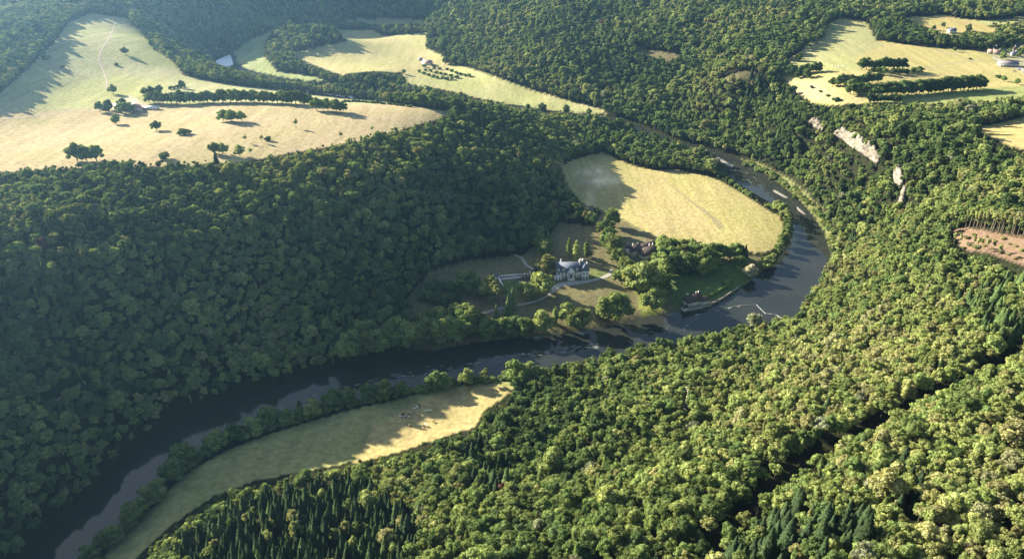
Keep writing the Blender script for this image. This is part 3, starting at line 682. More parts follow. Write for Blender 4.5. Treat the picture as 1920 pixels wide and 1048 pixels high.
lens = np.array([len(f) for f in RF], np.int32); idx = np.concatenate([np.asarray(f, np.int32) for f in RF])
for key, text in WOODS.items():
    k = (names == key) & ~near; m = k.sum()
    me = bpy.data.meshes.new("forest"); nv = len(RV) + m
    me.vertices.add(nv); me.vertices.foreach_set("co", np.vstack([RV, np.stack([tx[k], ty[k], tz[k] - .1], -1)]).astype(np.float32).ravel())
    me.loops.add(len(idx)); me.loops.foreach_set("vertex_index", idx); me.polygons.add(len(lens))
    me.polygons.foreach_set("loop_start", np.r_[0, np.cumsum(lens)[:-1]].astype(np.int32)); me.polygons.foreach_set("loop_total", lens); me.materials.append(M_LEAF); me.materials.append(M_BARK)
    me.polygons.foreach_set("material_index", np.array(RM, np.int32)); me.update(calc_edges=True)
    def attr(nm, ty, arr, field):
        a = me.attributes.new(nm, ty, "POINT"); a.data.foreach_set(field, arr.ravel())
    z1 = np.full(len(RV), -1, np.int32)
    attr("proto", "INT", np.r_[RP, np.full(m, -1)].astype(np.int32), "value"); attr("pid", "INT", np.r_[z1, pid[k]].astype(np.int32), "value")
    rot = np.zeros((nv, 3), np.float32); rot[len(RV):, 2] = rng.uniform(0, 6.28, m); rot[len(RV):, :2] = rng.normal(0, .04, (m, 2))
    scl = np.ones((nv, 3), np.float32); w = size[k] * rng.uniform(.9, 1.12, m); scl[len(RV):] = np.stack([w, w * rng.uniform(.9, 1.1, m), size[k]], -1)
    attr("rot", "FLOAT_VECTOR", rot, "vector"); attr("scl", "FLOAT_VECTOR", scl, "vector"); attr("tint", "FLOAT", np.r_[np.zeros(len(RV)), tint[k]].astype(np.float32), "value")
    o = tag(link("forest", me), text, "forest", None, "stuff")
    md = o.modifiers.new("trees", "NODES"); md.node_group = NG
#@@PART3
M_OLDWALL = simple('weathered_cream_wall', (.40, .34, .26), .9, .2, .7); M_GREYWALL = simple('weathered_white_wall', (.46, .44, .40), .9, .15, .7)
# ------------------------------------------------------------------ buildings
def root(name, label, cat, px, py, yaw, group=None, sink=.15):
    p = pix1(px, py); o = bpy.data.objects.new(name, None); COL.objects.link(o); o.location = (p[0], p[1], p[2] - sink); o.rotation_euler = (0, 0, R(yaw))
    return tag(o, label, cat, group)

def gable(L, W, h, rh, cx=0, cy=0, base=-1.5):
    """Walls of a gabled block, ridge along x, as one closed mesh."""
    b = MB(); x0, x1, y0, y1 = cx - L / 2, cx + L / 2, cy - W / 2, cy + W / 2
    return b.add([(x0,y0,base),(x1,y0,base),(x1,y1,base),(x0,y1,base),(x0,y0,h),(x1,y0,h),(x1,y1,h),(x0,y1,h),(x0,cy,h+rh),(x1,cy,h+rh)],
                 [(0,3,2,1),(0,1,5,4),(2,3,7,6),(1,2,6,9,5),(3,0,4,8,7),(4,5,9,8),(6,7,8,9)])
def hiproof(L, W, h, rh, inset, cx=0, cy=0, ov=.45, th=.22):
    b = MB(); x0, x1, y0, y1 = cx - L / 2 - ov, cx + L / 2 + ov, cy - W / 2 - ov, cy + W / 2 + ov
    z = h + .03 - ov * rh / (W / 2); lo = [(x0,y0,z),(x1,y0,z),(x1,y1,z),(x0,y1,z)]; up = [(a, c, d + th) for a, c, d in lo]
    i = inset if inset > 0 else 0
    r = [(x0 + i, cy, h + rh + th + .03), (x1 - i, cy, h + rh + th + .03)]
    return b.add(lo + up + r, [(0,3,2,1),(0,1,5,4),(1,2,6,5),(2,3,7,6),(3,0,4,7),(4,5,9,8),(6,7,8,9),(5,6,9),(7,4,8)])
def window(par, x, y, z, w, h, face, m=None, name="window", frame=M_STONE):
    """Window with stone surround and dark pane; face is the outward axis (-y, +y, -x or +x)."""
    ax = {"-y": (0, -1), "+y": (0, 1), "-x": (-1, 0), "+x": (1, 0)}[face]; t = .12
    def slab(b, u0, u1, z0, z1, d0, d1):
        if ax[0] == 0: b.box(x + u0, x + u1, min(y + ax[1] * d0, y + ax[1] * d1), max(y + ax[1] * d0, y + ax[1] * d1), z + z0, z + z1)
        else: b.box(min(x + ax[0] * d0, x + ax[0] * d1), max(x + ax[0] * d0, x + ax[0] * d1), y + u0, y + u1, z + z0, z + z1)
    f = MB(); slab(f, -w/2 - t, -w/2, 0, h, .004, .09); slab(f, w/2, w/2 + t, 0, h, .004, .09); slab(f, -w/2 - t, w/2 + t, h, h + t, .004, .09); slab(f, -w/2 - t - .05, w/2 + t + .05, -t, 0, .004, .16); slab(f, -.04, .04, 0, h, .03, .07)
    o = f.build(name, frame, par); g = MB(); slab(g, -w/2, w/2, 0, h, .002, .028); g.build("pane", M_GLASS, o)
    return o
def chimney(par, x, y, z0, z1, w=.9, d=.7, m=None):
    b = MB(); b.box(x - w/2, x + w/2, y - d/2, y + d/2, z0, z1); b.box(x - w/2 - .1, x + w/2 + .1, y - d/2 - .1, y + d/2 + .1, z1 + .002, z1 + .22); b.box(x - w/2 + .1, x - .06, y - .16, y + .16, z1 + .224, z1 + .7); b.box(x + .06, x + w/2 - .1, y - .16, y + .16, z1 + .224, z1 + .7)
    return b.build("chimney", m or M_STONE, par)
def door(par, x, y, z, w, h, face):
    ax = {"-y": (0, -1), "+y": (0, 1), "-x": (-1, 0), "+x": (1, 0)}[face]; b = MB()
    if ax[0] == 0: b.box(x - w/2, x + w/2, min(y, y + ax[1] * .09), max(y, y + ax[1] * .09), z, z + h)
    else: b.box(min(x, x + ax[0] * .09), max(x, x + ax[0] * .09), y - w/2, y + w/2, z, z + h)
    return b.build("door", M_WOOD, par)
def block(par, L, W, h, rh, wm, rm, cx=0, cy=0, hip=0, nw=0, floors=1, backs=True, ch=(), wname="wall", face_windows=True):
    if hip > 0:
        b = MB().box(cx - L/2, cx + L/2, cy - W/2, cy + W/2, -1.5, h); b.build(wname, wm, par)
    else: gable(L, W, h, rh, cx, cy).build(wname, wm, par)
    rf = hiproof(L, W, h, rh, hip, cx, cy).build("roof", rm, par)
    for (x, t) in ch: chimney(rf, cx + x, cy + t, h + rh * .45, h + rh + 1.3)
    for fl in range(floors):
        for i in range(nw):
            x = cx - L/2 + L * (i + .5) / nw
            window(par, x, cy - W/2, .9 + 2.9 * fl, 1.1, 1.6, "-y")
            if backs: window(par, x, cy + W/2, .9 + 2.9 * fl, 1.1, 1.6, "+y")
    return rf

# the country house: slate roof, gabled dormers, corner tower, bow on the left
h = root("country_house", "pale stone country house with blue slate roof, gabled dormers and square corner tower", "country house", 1069, 517, 4); h.scale = (1.1, 1.1, 1.12)
gable(27, 10, 7.4, 7.4).build("wall", M_STONE, h)
rf = hiproof(27, 10, 7.4, 7.4, 0, ov=.5).build("roof", M_SLATE, h)
for x, y in ((-9, 1.2), (8.4, -1.6), (11.6, 1.0), (9.8, 3.2)): chimney(rf, x, y, 11.0, 16.6 if abs(y) < 2 else 15.6, 1.3, .9)
for i, x in enumerate((-11.5, -8.2, -4.9, 4.4)):
    for fl in (0, 1): window(h, x, -5, .9 + 3.4 * fl, 1.2, 2.0, "-y")
for x in (-10, -5, 0, 5, 10):
    for fl in (0, 1): window(h, x, 5, .9 + 3.4 * fl, 1.2, 2.0, "+y")
for y in (-2.4, 2.4):
    for fl in (0, 1): window(h, -13.5, y, .9 + 3.4 * fl, 1.2, 2.0, "-x")
def dormer(par, x, y0, z, w, hh, rh, depth):
    b = MB(); x0, x1 = x - w/2, x + w/2
    b.add([(x0,y0,z),(x1,y0,z),(x1,y0,z+hh),(x,y0,z+hh+rh),(x0,y0,z+hh),(x0,y0+depth,z),(x1,y0+depth,z),(x1,y0+depth,z+hh),(x,y0+depth,z+hh+rh),(x0,y0+depth,z+hh)],
          [(0,1,2,3,4),(9,8,7,6,5),(0,4,9,5),(1,6,7,2),(4,3,8,9),(2,7,8,3),(0,5,6,1)])
    d = b.build("dormer", M_STONE, par); t = .16; e = .2
    q = MB()
    for s in (-1, 1):
        xe = x + s * (w/2 + e); ze = z + hh - e * rh / (w/2)
        q.add([(xe,y0-.25,ze+.02),(x,y0-.25,z+hh+rh+.02),(x,y0+depth,z+hh+rh+.02),(xe,y0+depth,ze+.02),(xe,y0-.25,ze+t),(x,y0-.25,z+hh+rh+t+.05),(x,y0+depth,z+hh+rh+t+.05),(xe,y0+depth,ze+t)], [(0,1,2,3),(4,7,6,5),(0,4,5,1),(3,2,6,7),(0,3,7,4)])
    q.build("dormer_roof", M_SLATE, d)
    window(d, x, y0, z + .5, w * .36, hh * .6, "-y")
    return d
dormer(h, 0, -6.2, -1.4, 6.4, 9.6, 4.0, 5.5)
for x in (-7.2, 5.6): dormer(h, x, -5.15, 7.0, 2.2, 2.6, 2.0, 3.4)
dormer(h, -12.0, -5.15, 7.0, 2.2, 2.6, 2.0, 3.4)
window(h, -1.3, -6.2, 4.2, 1.1, 1.9, "-y"); window(h, 1.3, -6.2, 4.2, 1.1, 1.9, "-y"); door(h, 0, -6.2, 0, 1.8, 2.8, "-y")
MB().box(-3.5, 3.5, -8.6, -6.25, -1, .3).box(-2.6, 2.6, -9.5, -8.62, -1, .1).build("front_steps", M_STONE, h)
tw = MB().box(10.2, 16.6, -8.2, -1.8, -1.5, 9.0).build("tower", M_STONE, h)
q = MB(); q.add([(9.7,-8.7,9.0),(17.1,-8.7,9.0),(17.1,-1.3,9.0),(9.7,-1.3,9.0),(12.9,-5.2,15.8),(13.9,-5.2,15.8)], [(0,3,2,1),(0,1,5,4),(1,2,5),(2,3,4,5),(3,0,4)]); q.build("tower_roof", M_SLATE, tw); chimney(tw, 15.2, -3.6, 10.4, 15.4, .9, .7)
for z in (.9, 5.0):
    for x in (11.8, 14.9): window(tw, x, -8.2, z, 1.2, 2.2, "-y")
    window(tw, 16.6, -5, z, 1.2, 2.2, "+x"); window(tw, 10.2, -6.8, z, .9, 2.0, "-x")
bow = MB(); pts = [(-12.6 + 4.2 * math.cos(a), -5.02 - 3.4 * math.sin(a)) for a in np.linspace(0.0, math.pi, 8)]
bow.add([(x, y, -1.5) for x, y in pts] + [(x, y, 3.8) for x, y in pts], [tuple(range(7, -1, -1)), tuple(range(8, 16))] + [(k, k + 1, k + 9, k + 8) for k in range(7)] + [(7, 0, 8, 15)])
bw = bow.build("bow_room", M_STONE, h); bal = MB()
for (xa, ya), (xb, yb) in zip(pts[:-1], pts[1:]):
    for t in (0, .33, .66): bal.box(xa + (xb - xa) * t - .1, xa + (xb - xa) * t + .1, ya + (yb - ya) * t - .1, ya + (yb - ya) * t + .1, 3.804, 4.6)
bal.build("balustrade", M_STONE, bw)
for a in (.5, 1.2, 1.95, 2.65): window(bw, -12.6 + 4.2 * math.cos(a) * .95, -5.02 - 3.4 * math.sin(a) * .985 - .12, .7, 1.0, 2.2, "-y")

# stables beside it
h = root("stable_block", "dark tiled stable block with tall cream gable wall hidden behind big tree", "stables", 992, 527, 52)
block(h, 18, 9, 5.5, 5.0, M_CREAM, M_BROWN, -3, 0, 0, 4, 1, ch=((-4, .5), (3, -1.5)))
block(h, 9, 8, 5.0, 4.5, M_CREAM, M_BROWN, 11.2, 1.5, 2.5, 2, 1)
door(h, -12, 0, 0, 2.6, 3.0, "-x"); window(h, -12, 2.4, 3.2, 1, 1.4, "-x"); window(h, -12, -2.4, 3.2, 1, 1.4, "-x")
# walled garden
for (a, b), text, w_ in ((((935, 519), (980, 516)), "long low pale garden wall running to the stables, the farther of two", 1.0), (((938, 525), (984, 521)), "long low pale garden wall running to the stables, the nearer of two", 1.0)):
    P = pixline([a, b]); d = P[1] - P[0]; l = math.hypot(d[0], d[1]); m_ = MB().box(0, l, -.35, .35, -1.2, 1.6).box(-.06, l + .06, -.45, .45, 1.602, 1.8)
    o = m_.build("garden_wall", M_STONE); o.location = (P[0][0], P[0][1], min(P[0][2], P[1][2])); o.rotation_euler = (0, 0, math.atan2(d[1], d[0])); tag(o, text, "garden wall", "low walls round the kitchen garden")
P = pixline([(934, 522), (944, 540)]); d = P[1] - P[0]; l = math.hypot(d[0], d[1])
o = MB().box(0, l, -.4, .4, -1.2, 2.2).box(-.06, l + .06, -.5, .5, 2.202, 2.4).build("garden_wall", M_STONE); o.location = tuple(P[0]); o.rotation_euler = (0, 0, math.atan2(d[1], d[0])); tag(o, "pale garden wall linking the two small pavilions", "garden wall", "low walls round the kitchen garden")
for px, py, text in ((929, 522, "small pale garden pavilion behind the tall light tree"), (942, 546, "small pale garden pavilion at the near end of the linking wall")):
    h = root("garden_pavilion", text, "pavilion", px, py, 12, "garden pavilions")
    MB().box(-2.6, 2.6, -2.4, 2.4, -1, 3.4).build("wall", M_STONE, h)
    MB().add([(-3,-2.8,3.4),(3,-2.8,3.4),(3,2.8,3.4),(-3,2.8,3.4),(0,0,5.6)], [(0,3,2,1),(0,1,4),(1,2,4),(2,3,4),(3,0,4)]).build("roof", M_SLATE, h)
    for x in (-1.3, 1.3): window(h, x, -2.4, .8, .9, 1.7, "-y")
    door(h, 2.6, 0, 0, 1, 2.3, "+x"); window(h, -2.6, 0, .8, .9, 1.7, "-x")

# manor farm
h = root("manor_farm", "old manor farm with cream gables, great dark tiled roofs and turret", "farmhouse", 1203, 476, 28)
block(h, 22, 12, 5.0, 7.5, M_CREAM, M_BROWN, 3, -8, 4.5, 5, 1, ch=((2, 2.0), (6, 1.5)))
block(h, 12, 8.5, 7.5, 6.0, M_CREAM, M_BROWN, -9.2, 1.0, 0, 3, 2, ch=((-3, 0),))
block(h, 26, 7.5, 4.5, 4.5, M_CREAM, M_BROWN, 10, 6.5, 0, 5, 1, ch=((-11, 0),))
tw = MB(); n_ = 10; tw.add([(-16.6 + 2.4 * math.cos(2 * math.pi * k / n_), 4 + 2.4 * math.sin(2 * math.pi * k / n_), z) for z in (-1.5, 10) for k in range(n_)], [tuple(range(n_ - 1, -1, -1)), tuple(range(n_, 2 * n_))] + [(k, (k + 1) % n_, n_ + (k + 1) % n_, n_ + k) for k in range(n_)])
tt = tw.build("turret", M_STONE, h); q = MB(); q.add([(-16.6 + 2.8 * math.cos(2 * math.pi * k / n_), 4 + 2.8 * math.sin(2 * math.pi * k / n_), 10.0) for k in range(n_)] + [(-16.6, 4, 16.0)], [tuple(range(n_ - 1, -1, -1))] + [(k, (k + 1) % n_, n_) for k in range(n_)]); q.build("turret_roof", M_SLATE, tt)
for y in (-1.3, 3.2):
    for z in (1, 4.6): window(h, -15.2, y - 0.0 if y < 2 else y - 1.2, z, 1.0, 1.6, "-x")

# water mill
h = root("water_mill", "white walled water mill with dark hipped roof standing in the river", "mill", 1297, 569, 22)
block(h, 17, 10, 4.6, 6.2, M_WHITE, M_BROWN, 0, 0, 0, 5, 1, ch=((-5.5, 1.0), (4, .5), (7.2, 1.0)))
window(h, -8.5, 2, 1, 1, 1.5, "-x"); window(h, -8.5, -2, 1, 1, 1.5, "-x"); window(h, -8.5, 0, 4.6, 1, 1.4, "-x")
block(h, 8, 6.5, 4.4, 3.4, M_WHITE, M_BROWN, 11.5, -3.5, 1.6, 3, 1)
MB().box(-10, 17, -9.4, -5.3, -3, -.35).build("quay", M_RUBBLE, h)
MB().box(-14, -8.7, -8.2, -2.2, -3, 1.6).build("sluice_house", M_WHITE, h)
MB().add([(-14.3,-8.5,1.6),(-8.72,-8.5,1.6),(-8.72,-1.9,1.6),(-14.3,-1.9,1.6),(-14.3,-5.2,3.2),(-8.72,-5.2,3.2)], [(0,3,2,1),(0,1,5,4),(2,3,4,5),(1,2,5),(3,0,4)]).build("sluice_roof", M_BROWN, h)
# quay wall and hedge upstream of the mill
def wall_along(name, pts, wd, ht, m, label, cat, z0=-2.5, rough=0.0, base=None):
    P = pixline(pts); Q = smooth_line(P[:, :2], 5); T = np.gradient(Q, axis=0); T /= np.linalg.norm(T, axis=1, keepdims=True); Nn = np.stack([-T[:, 1], T[:, 0]], -1)
    zb = H(Q[:, 0], Q[:, 1]) if base is None else np.full(len(Q), base); n = len(Q); prof = [(-.5, z0), (-.5, ht * .8), (-.3, ht), (.3, ht), (.5, ht * .8), (.5, z0)]
    V = np.stack([np.c_[Q + Nn * (wd * a + rough * rng.normal(size=(n, 1))), zb + z + (rough * rng.normal(size=n) if z > 0 else 0)] for a, z in prof], 1).reshape(-1, 3); k = len(prof); i = np.arange(n * k).reshape(n, k)
    F = [tuple(int(v) for v in (i[a, b], i[a + 1, b], i[a + 1, (b + 1) % k], i[a, (b + 1) % k])) for a in range(n - 1) for b in range(k)] + [tuple(int(v) for v in i[0]), tuple(int(v) for v in i[-1][::-1])]
    return tag(link(name, mesh_np(name, V, F, [m])), label, cat)
wall_along("quay_wall", [(1326,574),(1342,568),(1358,559),(1372,549),(1384,541)], 1.2, 2.4, M_RUBBLE, "long grey stone quay wall along the river upstream of mill", "quay wall", base=.2)
wall_along("clipped_hedge", [(1318,559),(1334,554),(1350,546),(1362,538),(1372,528)], 2.6, 2.6, M_HEDGE, "bright yellow-green clipped hedge on the mill quay", "hedge", -.5, .25)

# farm on the left pasture
h = root("farmhouse", "pink tiled farmhouse with broad pale gable on the left pasture", "farmhouse", 256, 207, -62, None, .4)
block(h, 17, 13, 5.0, 5.2, M_CREAM, M_PINK, 0, 0, 0, 3, 1, ch=((3, 2),)); door(h, 8.5, 0, 0, 3, 3.2, "+x"); window(h, 8.5, 3.5, 1, 1.1, 1.5, "+x"); window(h, 8.5, -3.5, 1, 1.1, 1.5, "+x"); window(h, 8.5, 0, 5, 1.1, 1.5, "+x")
h = root("cattle_shed", "low pale roofed cattle shed beside the farmhouse", "shed", 283, 205, -6)
block(h, 20, 8, 3.0, 1.6, M_CREAM, M_WHITE, 0, 0, 0, 4, 1, False); door(h, -10, 0, 0, 3, 2.8, "-x")
h = root("small_barn", "small tiled barn among the trees beside the farmhouse", "barn", 222, 204, -20)
block(h, 12, 8, 3.6, 3.4, M_CREAM, M_PINK, 0, 0, 0, 2, 1, False); door(h, -6, 0, 0, 2.6, 2.8, "-x")
h = root("field_barn", "long barn with dusty pink roof above the hedge row", "barn", 313, 186, 0)
block(h, 24, 11, 4.0, 4.0, M_CREAM, M_PINK, 0, 0, 0, 3, 1, False); door(h, 12, 0, 0, 4, 3.4, "+x")
# farm in the far valley
h = root("valley_farmhouse", "isolated pink roofed farmhouse beside an orchard in the valley", "farmhouse", 801, 121, -24)
block(h, 22, 12, 4.8, 5.0, M_CREAM, M_PINK, 0, 0, 2.0, 4, 1, ch=((-6, 1),)); door(h, 11, 0, 0, 3, 3, "+x"); window(h, -11, 2, 1, 1.1, 1.5, "-x"); window(h, -11, -2, 1, 1.1, 1.5, "-x")
h = root("outbuilding", "little grey roofed outbuilding behind the orchard farmhouse", "outbuilding", 788, 114, -20)
block(h, 9, 7, 3.4, 2.8, M_CREAM, M_SLATE, 0, 0, 0, 2, 1, False); door(h, -4.5, 0, 0, 2, 2.4, "-x")
# right plateau
h = root("white_house", "white house alone among trees on the far golden field", "house", 1784, 62, 8)
block(h, 13, 9, 4.6, 4.0, M_WHITE, M_SLATE, 0, 0, 0, 4, 1, ch=((3, 1),)); door(h, 0, -4.5, 0, 1.1, 2.2, "-y")
h = root("farm_shed", "pink roofed long shed showing above the wooded ridge", "shed", 1172, 9, 0)
block(h, 36, 14, 5, 4, M_WHITE, M_PINK, 0, 0, 0, 5, 1, False); door(h, -18, 0, 0, 4, 4, "-x")
h = root("farm_hangar", "long purple-grey roofed hangar at the village edge", "hangar", 1889, 124, -8)
block(h, 28, 13, 4.6, 2.8, M_GREYWALL, M_PURPLE, 0, 0, 0, 6, 1, False); door(h, -14, 0, 0, 5, 4.2, "-x")
VIL = [(1857, 101, -25, 12, 8, 1, "long low village house with orange-brown roof beside the field"), (1868, 102, -18, 14, 9, 1, "broad orange roofed village house next to the hangar road"), (1864, 95, 10, 10, 8, 0, "cream village house with tall gable at the wood edge"),
       (1901, 96, 40, 9, 7, 0, "tall cream village house facing the sun"), (1904, 90, 20, 10, 8, 2, "white gabled village house behind the tall cream house"), (1918, 86, -10, 12, 8, 1, "pink roofed village house near the right trees"),
       (1900, 105, 5, 11, 7, 2, "white village house with flat terrace above the hangar"), (1917, 93, 15, 9, 7, 0, "small bright village house below the pink roof"), (1884, 83, 5, 9, 7, 2, "white village house peeping out of the woods"),
       (1870, 76, 0, 7, 7, 2, "narrow white village house in the upper wood"), (1912, 78, 30, 10, 8, 0, "slate roofed village house at the upper edge"), (1888, 70, -15, 10, 7, 0, "low slate roofed village house beside the upper clearing")]
for k, (px, py, yaw, L_, W_, sty, text) in enumerate(VIL):
    h = root("village_house", text, "house", px, py, yaw, "houses of the far village")
    block(h, L_ * .82, W_ * .82, 4.0, 3.2, [M_OLDWALL, M_OLDWALL, M_GREYWALL][sty], [M_BROWN, M_PINK, M_SLATE][sty], 0, 0, 0, 3, 1, False, ch=((L_ * .28, .8),)); door(h, -L_ * .41, 0, 0, 1.2, 2.2, "-x")
for k, (px, py, yaw) in enumerate([(1911, 131, 20), (1920, 137, -10), (1902, 134, 5)]):
    c_ = root("parked_car", ["dark red car parked on the pale village yard", "white car parked at the right end of the village yard", "grey car parked on the pale yard below the hangar"][k], "car", px, py, yaw, "cars on the village yard", 0)
    M_C = simple("car_paint", [(.25, .06, .05), (.7, .7, .7), (.3, .32, .34)][k], .35, .05, 1, 0, .6)
    b = MB(); b.add([(-2.1,-.85,.3),(2.1,-.85,.3),(2.1,.85,.3),(-2.1,.85,.3),(-2.1,-.85,.85),(2.1,-.85,.8),(2.1,.85,.8),(-2.1,.85,.85)], [(0,3,2,1),(4,5,6,7),(0,1,5,4),(1,2,6,5),(2,3,7,6),(3,0,4,7)]); b.build("body", M_C, c_)
    b = MB(); b.add([(-1.7,-.8,.852),(1.1,-.8,.83),(1.1,.8,.83),(-1.7,.8,.852),(-1.2,-.65,1.42),(.5,-.65,1.42),(.5,.65,1.42),(-1.2,.65,1.42)], [(0,3,2,1),(4,5,6,7),(0,1,5,4),(1,2,6,5),(2,3,7,6),(3,0,4,7)]); b.build("cabin", M_GLASS, c_)
    for x in (-1.35, 1.35):
        for y in (-.78, .78):
            b = MB(); b.tube([(x, y - .1, .32), (x, y + .1, .32)], [.32, .32], 12); b.build("wheel", simple("tyre", (.03, .03, .03)) if "tyre" not in bpy.data.materials else bpy.data.materials["tyre"], c_)

# ------------------------------------------------------------------ cliffs
CL = ["small pale limestone outcrop at the far end of the cliff line", "long bright limestone cliff band above the river bend", "short limestone face below the long cliff", "lowest pale limestone face of the right slope", "narrow white rock face hidden in the near wood"]
for k, line in enumerate(CLIFFS):
    P = pixline(line); Q = smooth_line(P[:, :2], 10); n = len(Q); T = np.gradient(Q, axis=0); T /= np.linalg.norm(T, axis=1, keepdims=True); Nn = np.stack([T[:, 1], -T[:, 0]], -1)
    toward = -np.sign((Nn * (Q - RIV_W.mean(0))).sum(1).mean()) or 1
    hh = [8, 13, 12, 10, 9][k]; V = []; nz = 9
    prof = np.r_[np.linspace(-3, hh, nz)]; env = np.sin(np.linspace(.12, math.pi - .12, n)) ** .4 * (1 + .25 * rng.normal(size=n)).clip(.5, 1.4)
    z0 = H(Q[:, 0], Q[:, 1]); jag = np.convolve(rng.normal(size=n + 4), np.ones(5) / 5, 'valid') * 2.4; ledge = [0, .9, .2, 1.1, .1, .6, -.4, .8, 0]
    for z in prof: V.append(np.c_[Q + Nn * (toward * (2.6 - .13 * z + jag * .6 + ledge[round((z + 3) * 7) % 9] + .28 * rng.normal(size=n)))[:, None], z0 + np.where(z > 0, z * env, z)])
    V.append(np.c_[Q - Nn * (toward * 1.8), z0 + hh * env * .98]); V.append(np.c_[Q - Nn * (toward * 2.2), z0 - 3])
    V = np.stack(V, 1); kk = V.shape[1]; i = np.arange(n * kk).reshape(n, kk)
    F = [tuple(int(v) for v in (i[a, b], i[a + 1, b], i[a + 1, (b + 1) % kk], i[a, (b + 1) % kk])) for a in range(n - 1) for b in range(kk)] + [tuple(int(v) for v in i[0]), tuple(int(v) for v in i[-1][::-1])]
    me = mesh_np("limestone_cliff", V.reshape(-1, 3), F, [M_CLIFF]); bm = bmesh.new(); bm.from_mesh(me); bmesh.ops.recalc_face_normals(bm, faces=bm.faces); bm.to_mesh(me); bm.free()
    tag(link("limestone_cliff", me), CL[k], "cliff")

# ------------------------------------------------------------------ river details: weir, foam, weed, gravel bank
wr = tag(bpy.data.objects.new("river_weir", None), "low stone weir with white foam crossing the river from the mill", "weir"); COL.objects.link(wr)
def strip(pts, wd, z, m, name, parent=None, thick=.35, jag=.25):
    Q = smooth_line(px_world0(pts), 8); n = len(Q); T = np.gradient(Q, axis=0); T /= np.linalg.norm(T, axis=1, keepdims=True); Nn = np.stack([-T[:, 1], T[:, 0]], -1); w_ = wd * (1 + jag * rng.normal(size=(n, 1)))
    V = np.stack([np.c_[Q + Nn * w_ * .5, np.full(n, z - thick)], np.c_[Q + Nn * w_ * .42, np.full(n, z)], np.c_[Q - Nn * w_ * .42, np.full(n, z)], np.c_[Q - Nn * w_ * .5, np.full(n, z - thick)]], 1).reshape(-1, 3); i = np.arange(n * 4).reshape(n, 4)
    F = [tuple(int(v) for v in (i[a, b], i[a + 1, b], i[a + 1, (b + 1) % 4], i[a, (b + 1) % 4])) for a in range(n - 1) for b in range(4)] + [tuple(int(v) for v in i[0]), tuple(int(v) for v in i[-1][::-1])]
    return link(name, mesh_np(name, V, F, [m]), parent)
strip([(1306,579),(1330,582),(1355,580),(1380,574),(1402,572),(1420,571)], .9, .24, M_WEIR, "sill", wr, .8, .1)
strip([(1419,572),(1427,580),(1436,588),(1446,589),(1458,592),(1470,600)], .9, .36, M_FOAM, "foam", wr, .34, .5)
for a in ([(1366,578.5),(1371,577)], [(1343,583),(1350,582)], [(1382,575.5),(1388,574.5)]): strip(a, 1.2, .3, M_FOAM, "foam", wr, .25, .4)
def patches(name, areas, m, label, n, r, z=.03):
    V = []; F = []; g = np.random.default_rng(77 + n)
    for poly, cnt in areas:
        P = px_world0(poly); lo, hi = P.min(0), P.max(0); got = 0
        d0 = P[1] - P[0]; ang = math.atan2(d0[1], d0[0])
        for _ in range(4000):
            if got >= cnt: break
            c_ = g.uniform(lo, hi)
            if not inside(np.array([c_[0]]), np.array([c_[1]]), P)[0] or not inside(np.array([c_[0]]), np.array([c_[1]]), RIV_W)[0]: continue
            got += 1; k = 9; rr = r * g.uniform(.4, 1.5); el = g.uniform(2.5, 8); a = np.arange(k) * 2 * math.pi / k; q = np.stack([np.cos(a) * rr * el, np.sin(a) * rr], -1) * g.uniform(.35, 1.4, (k, 1)); t = ang + g.normal() * .15
            q = q @ np.array([[math.cos(t), math.sin(t)], [-math.sin(t), math.cos(t)]]) + c_; b = len(V); zz = z + .00015 * len(F); V += [(x, y, zz) for x, y in q]; F.append(tuple(range(b, b + k)))
    return tag(link(name, mesh_np(name, V, F, [m])), label, None, None, "stuff")
patches("water_weed", [([(870,692),(1000,668),(1130,652),(1135,642),(1040,652),(930,668),(860,685)], 100), ([(640,738),(760,712),(860,690),(830,682),(700,708),(620,730)], 45), ([(470,800),(560,768),(640,745),(600,735),(500,770),(440,800)], 40), ([(1360,318),(1420,350),(1450,372),(1440,350),(1400,322)], 12), ([(1160,640),(1290,615),(1300,600),(1180,618)], 16)], M_WEED, "pale floating weed patches drifting along the shallow river", 1, .42)
patches("foam_and_sky_sheen", [([(1283,622),(1300,600),(1306,596),(1296,600),(1280,618)], 9), ([(1298,590),(1310,588),(1308,600),(1297,604)], 8), ([(1300,294),(1340,296),(1380,322),(1372,306),(1330,288)], 10)], M_FOAM, "broken white water below the mill and at the upstream shallows", 2, .35, .05)
def bank(pts, label):
    P = px_world0(pts); v, f = [], []; c_ = P.mean(0); P = smooth_line(np.vstack([P, P[:1]]), 4)[:-1]; P = c_ + (P - c_) * (.62 + .22 * rng.random((len(P), 1))); k = len(P)
    v = [(x, y, -.3) for x, y in P] + [(c_[0] + (x - c_[0]) * .7, c_[1] + (y - c_[1]) * .7, .22) for x, y in P]; f = [(i, (i + 1) % k, (i + 1) % k + k, i + k) for i in range(k)] + [tuple(range(k, 2 * k))]
    return tag(link("gravel_bar", mesh_np("gravel_bar", v, f, [M_BAR])), kind="structure")
bank([(1308,284),(1340,290),(1372,306),(1390,318),(1384,322),(1350,305),(1318,294)], ""); bank([(1448,352),(1470,364),(1486,374),(1478,376),(1455,364),(1440,355)], ""); bank([(1490,382),(1508,396),(1516,408),(1506,404),(1490,390)], "")

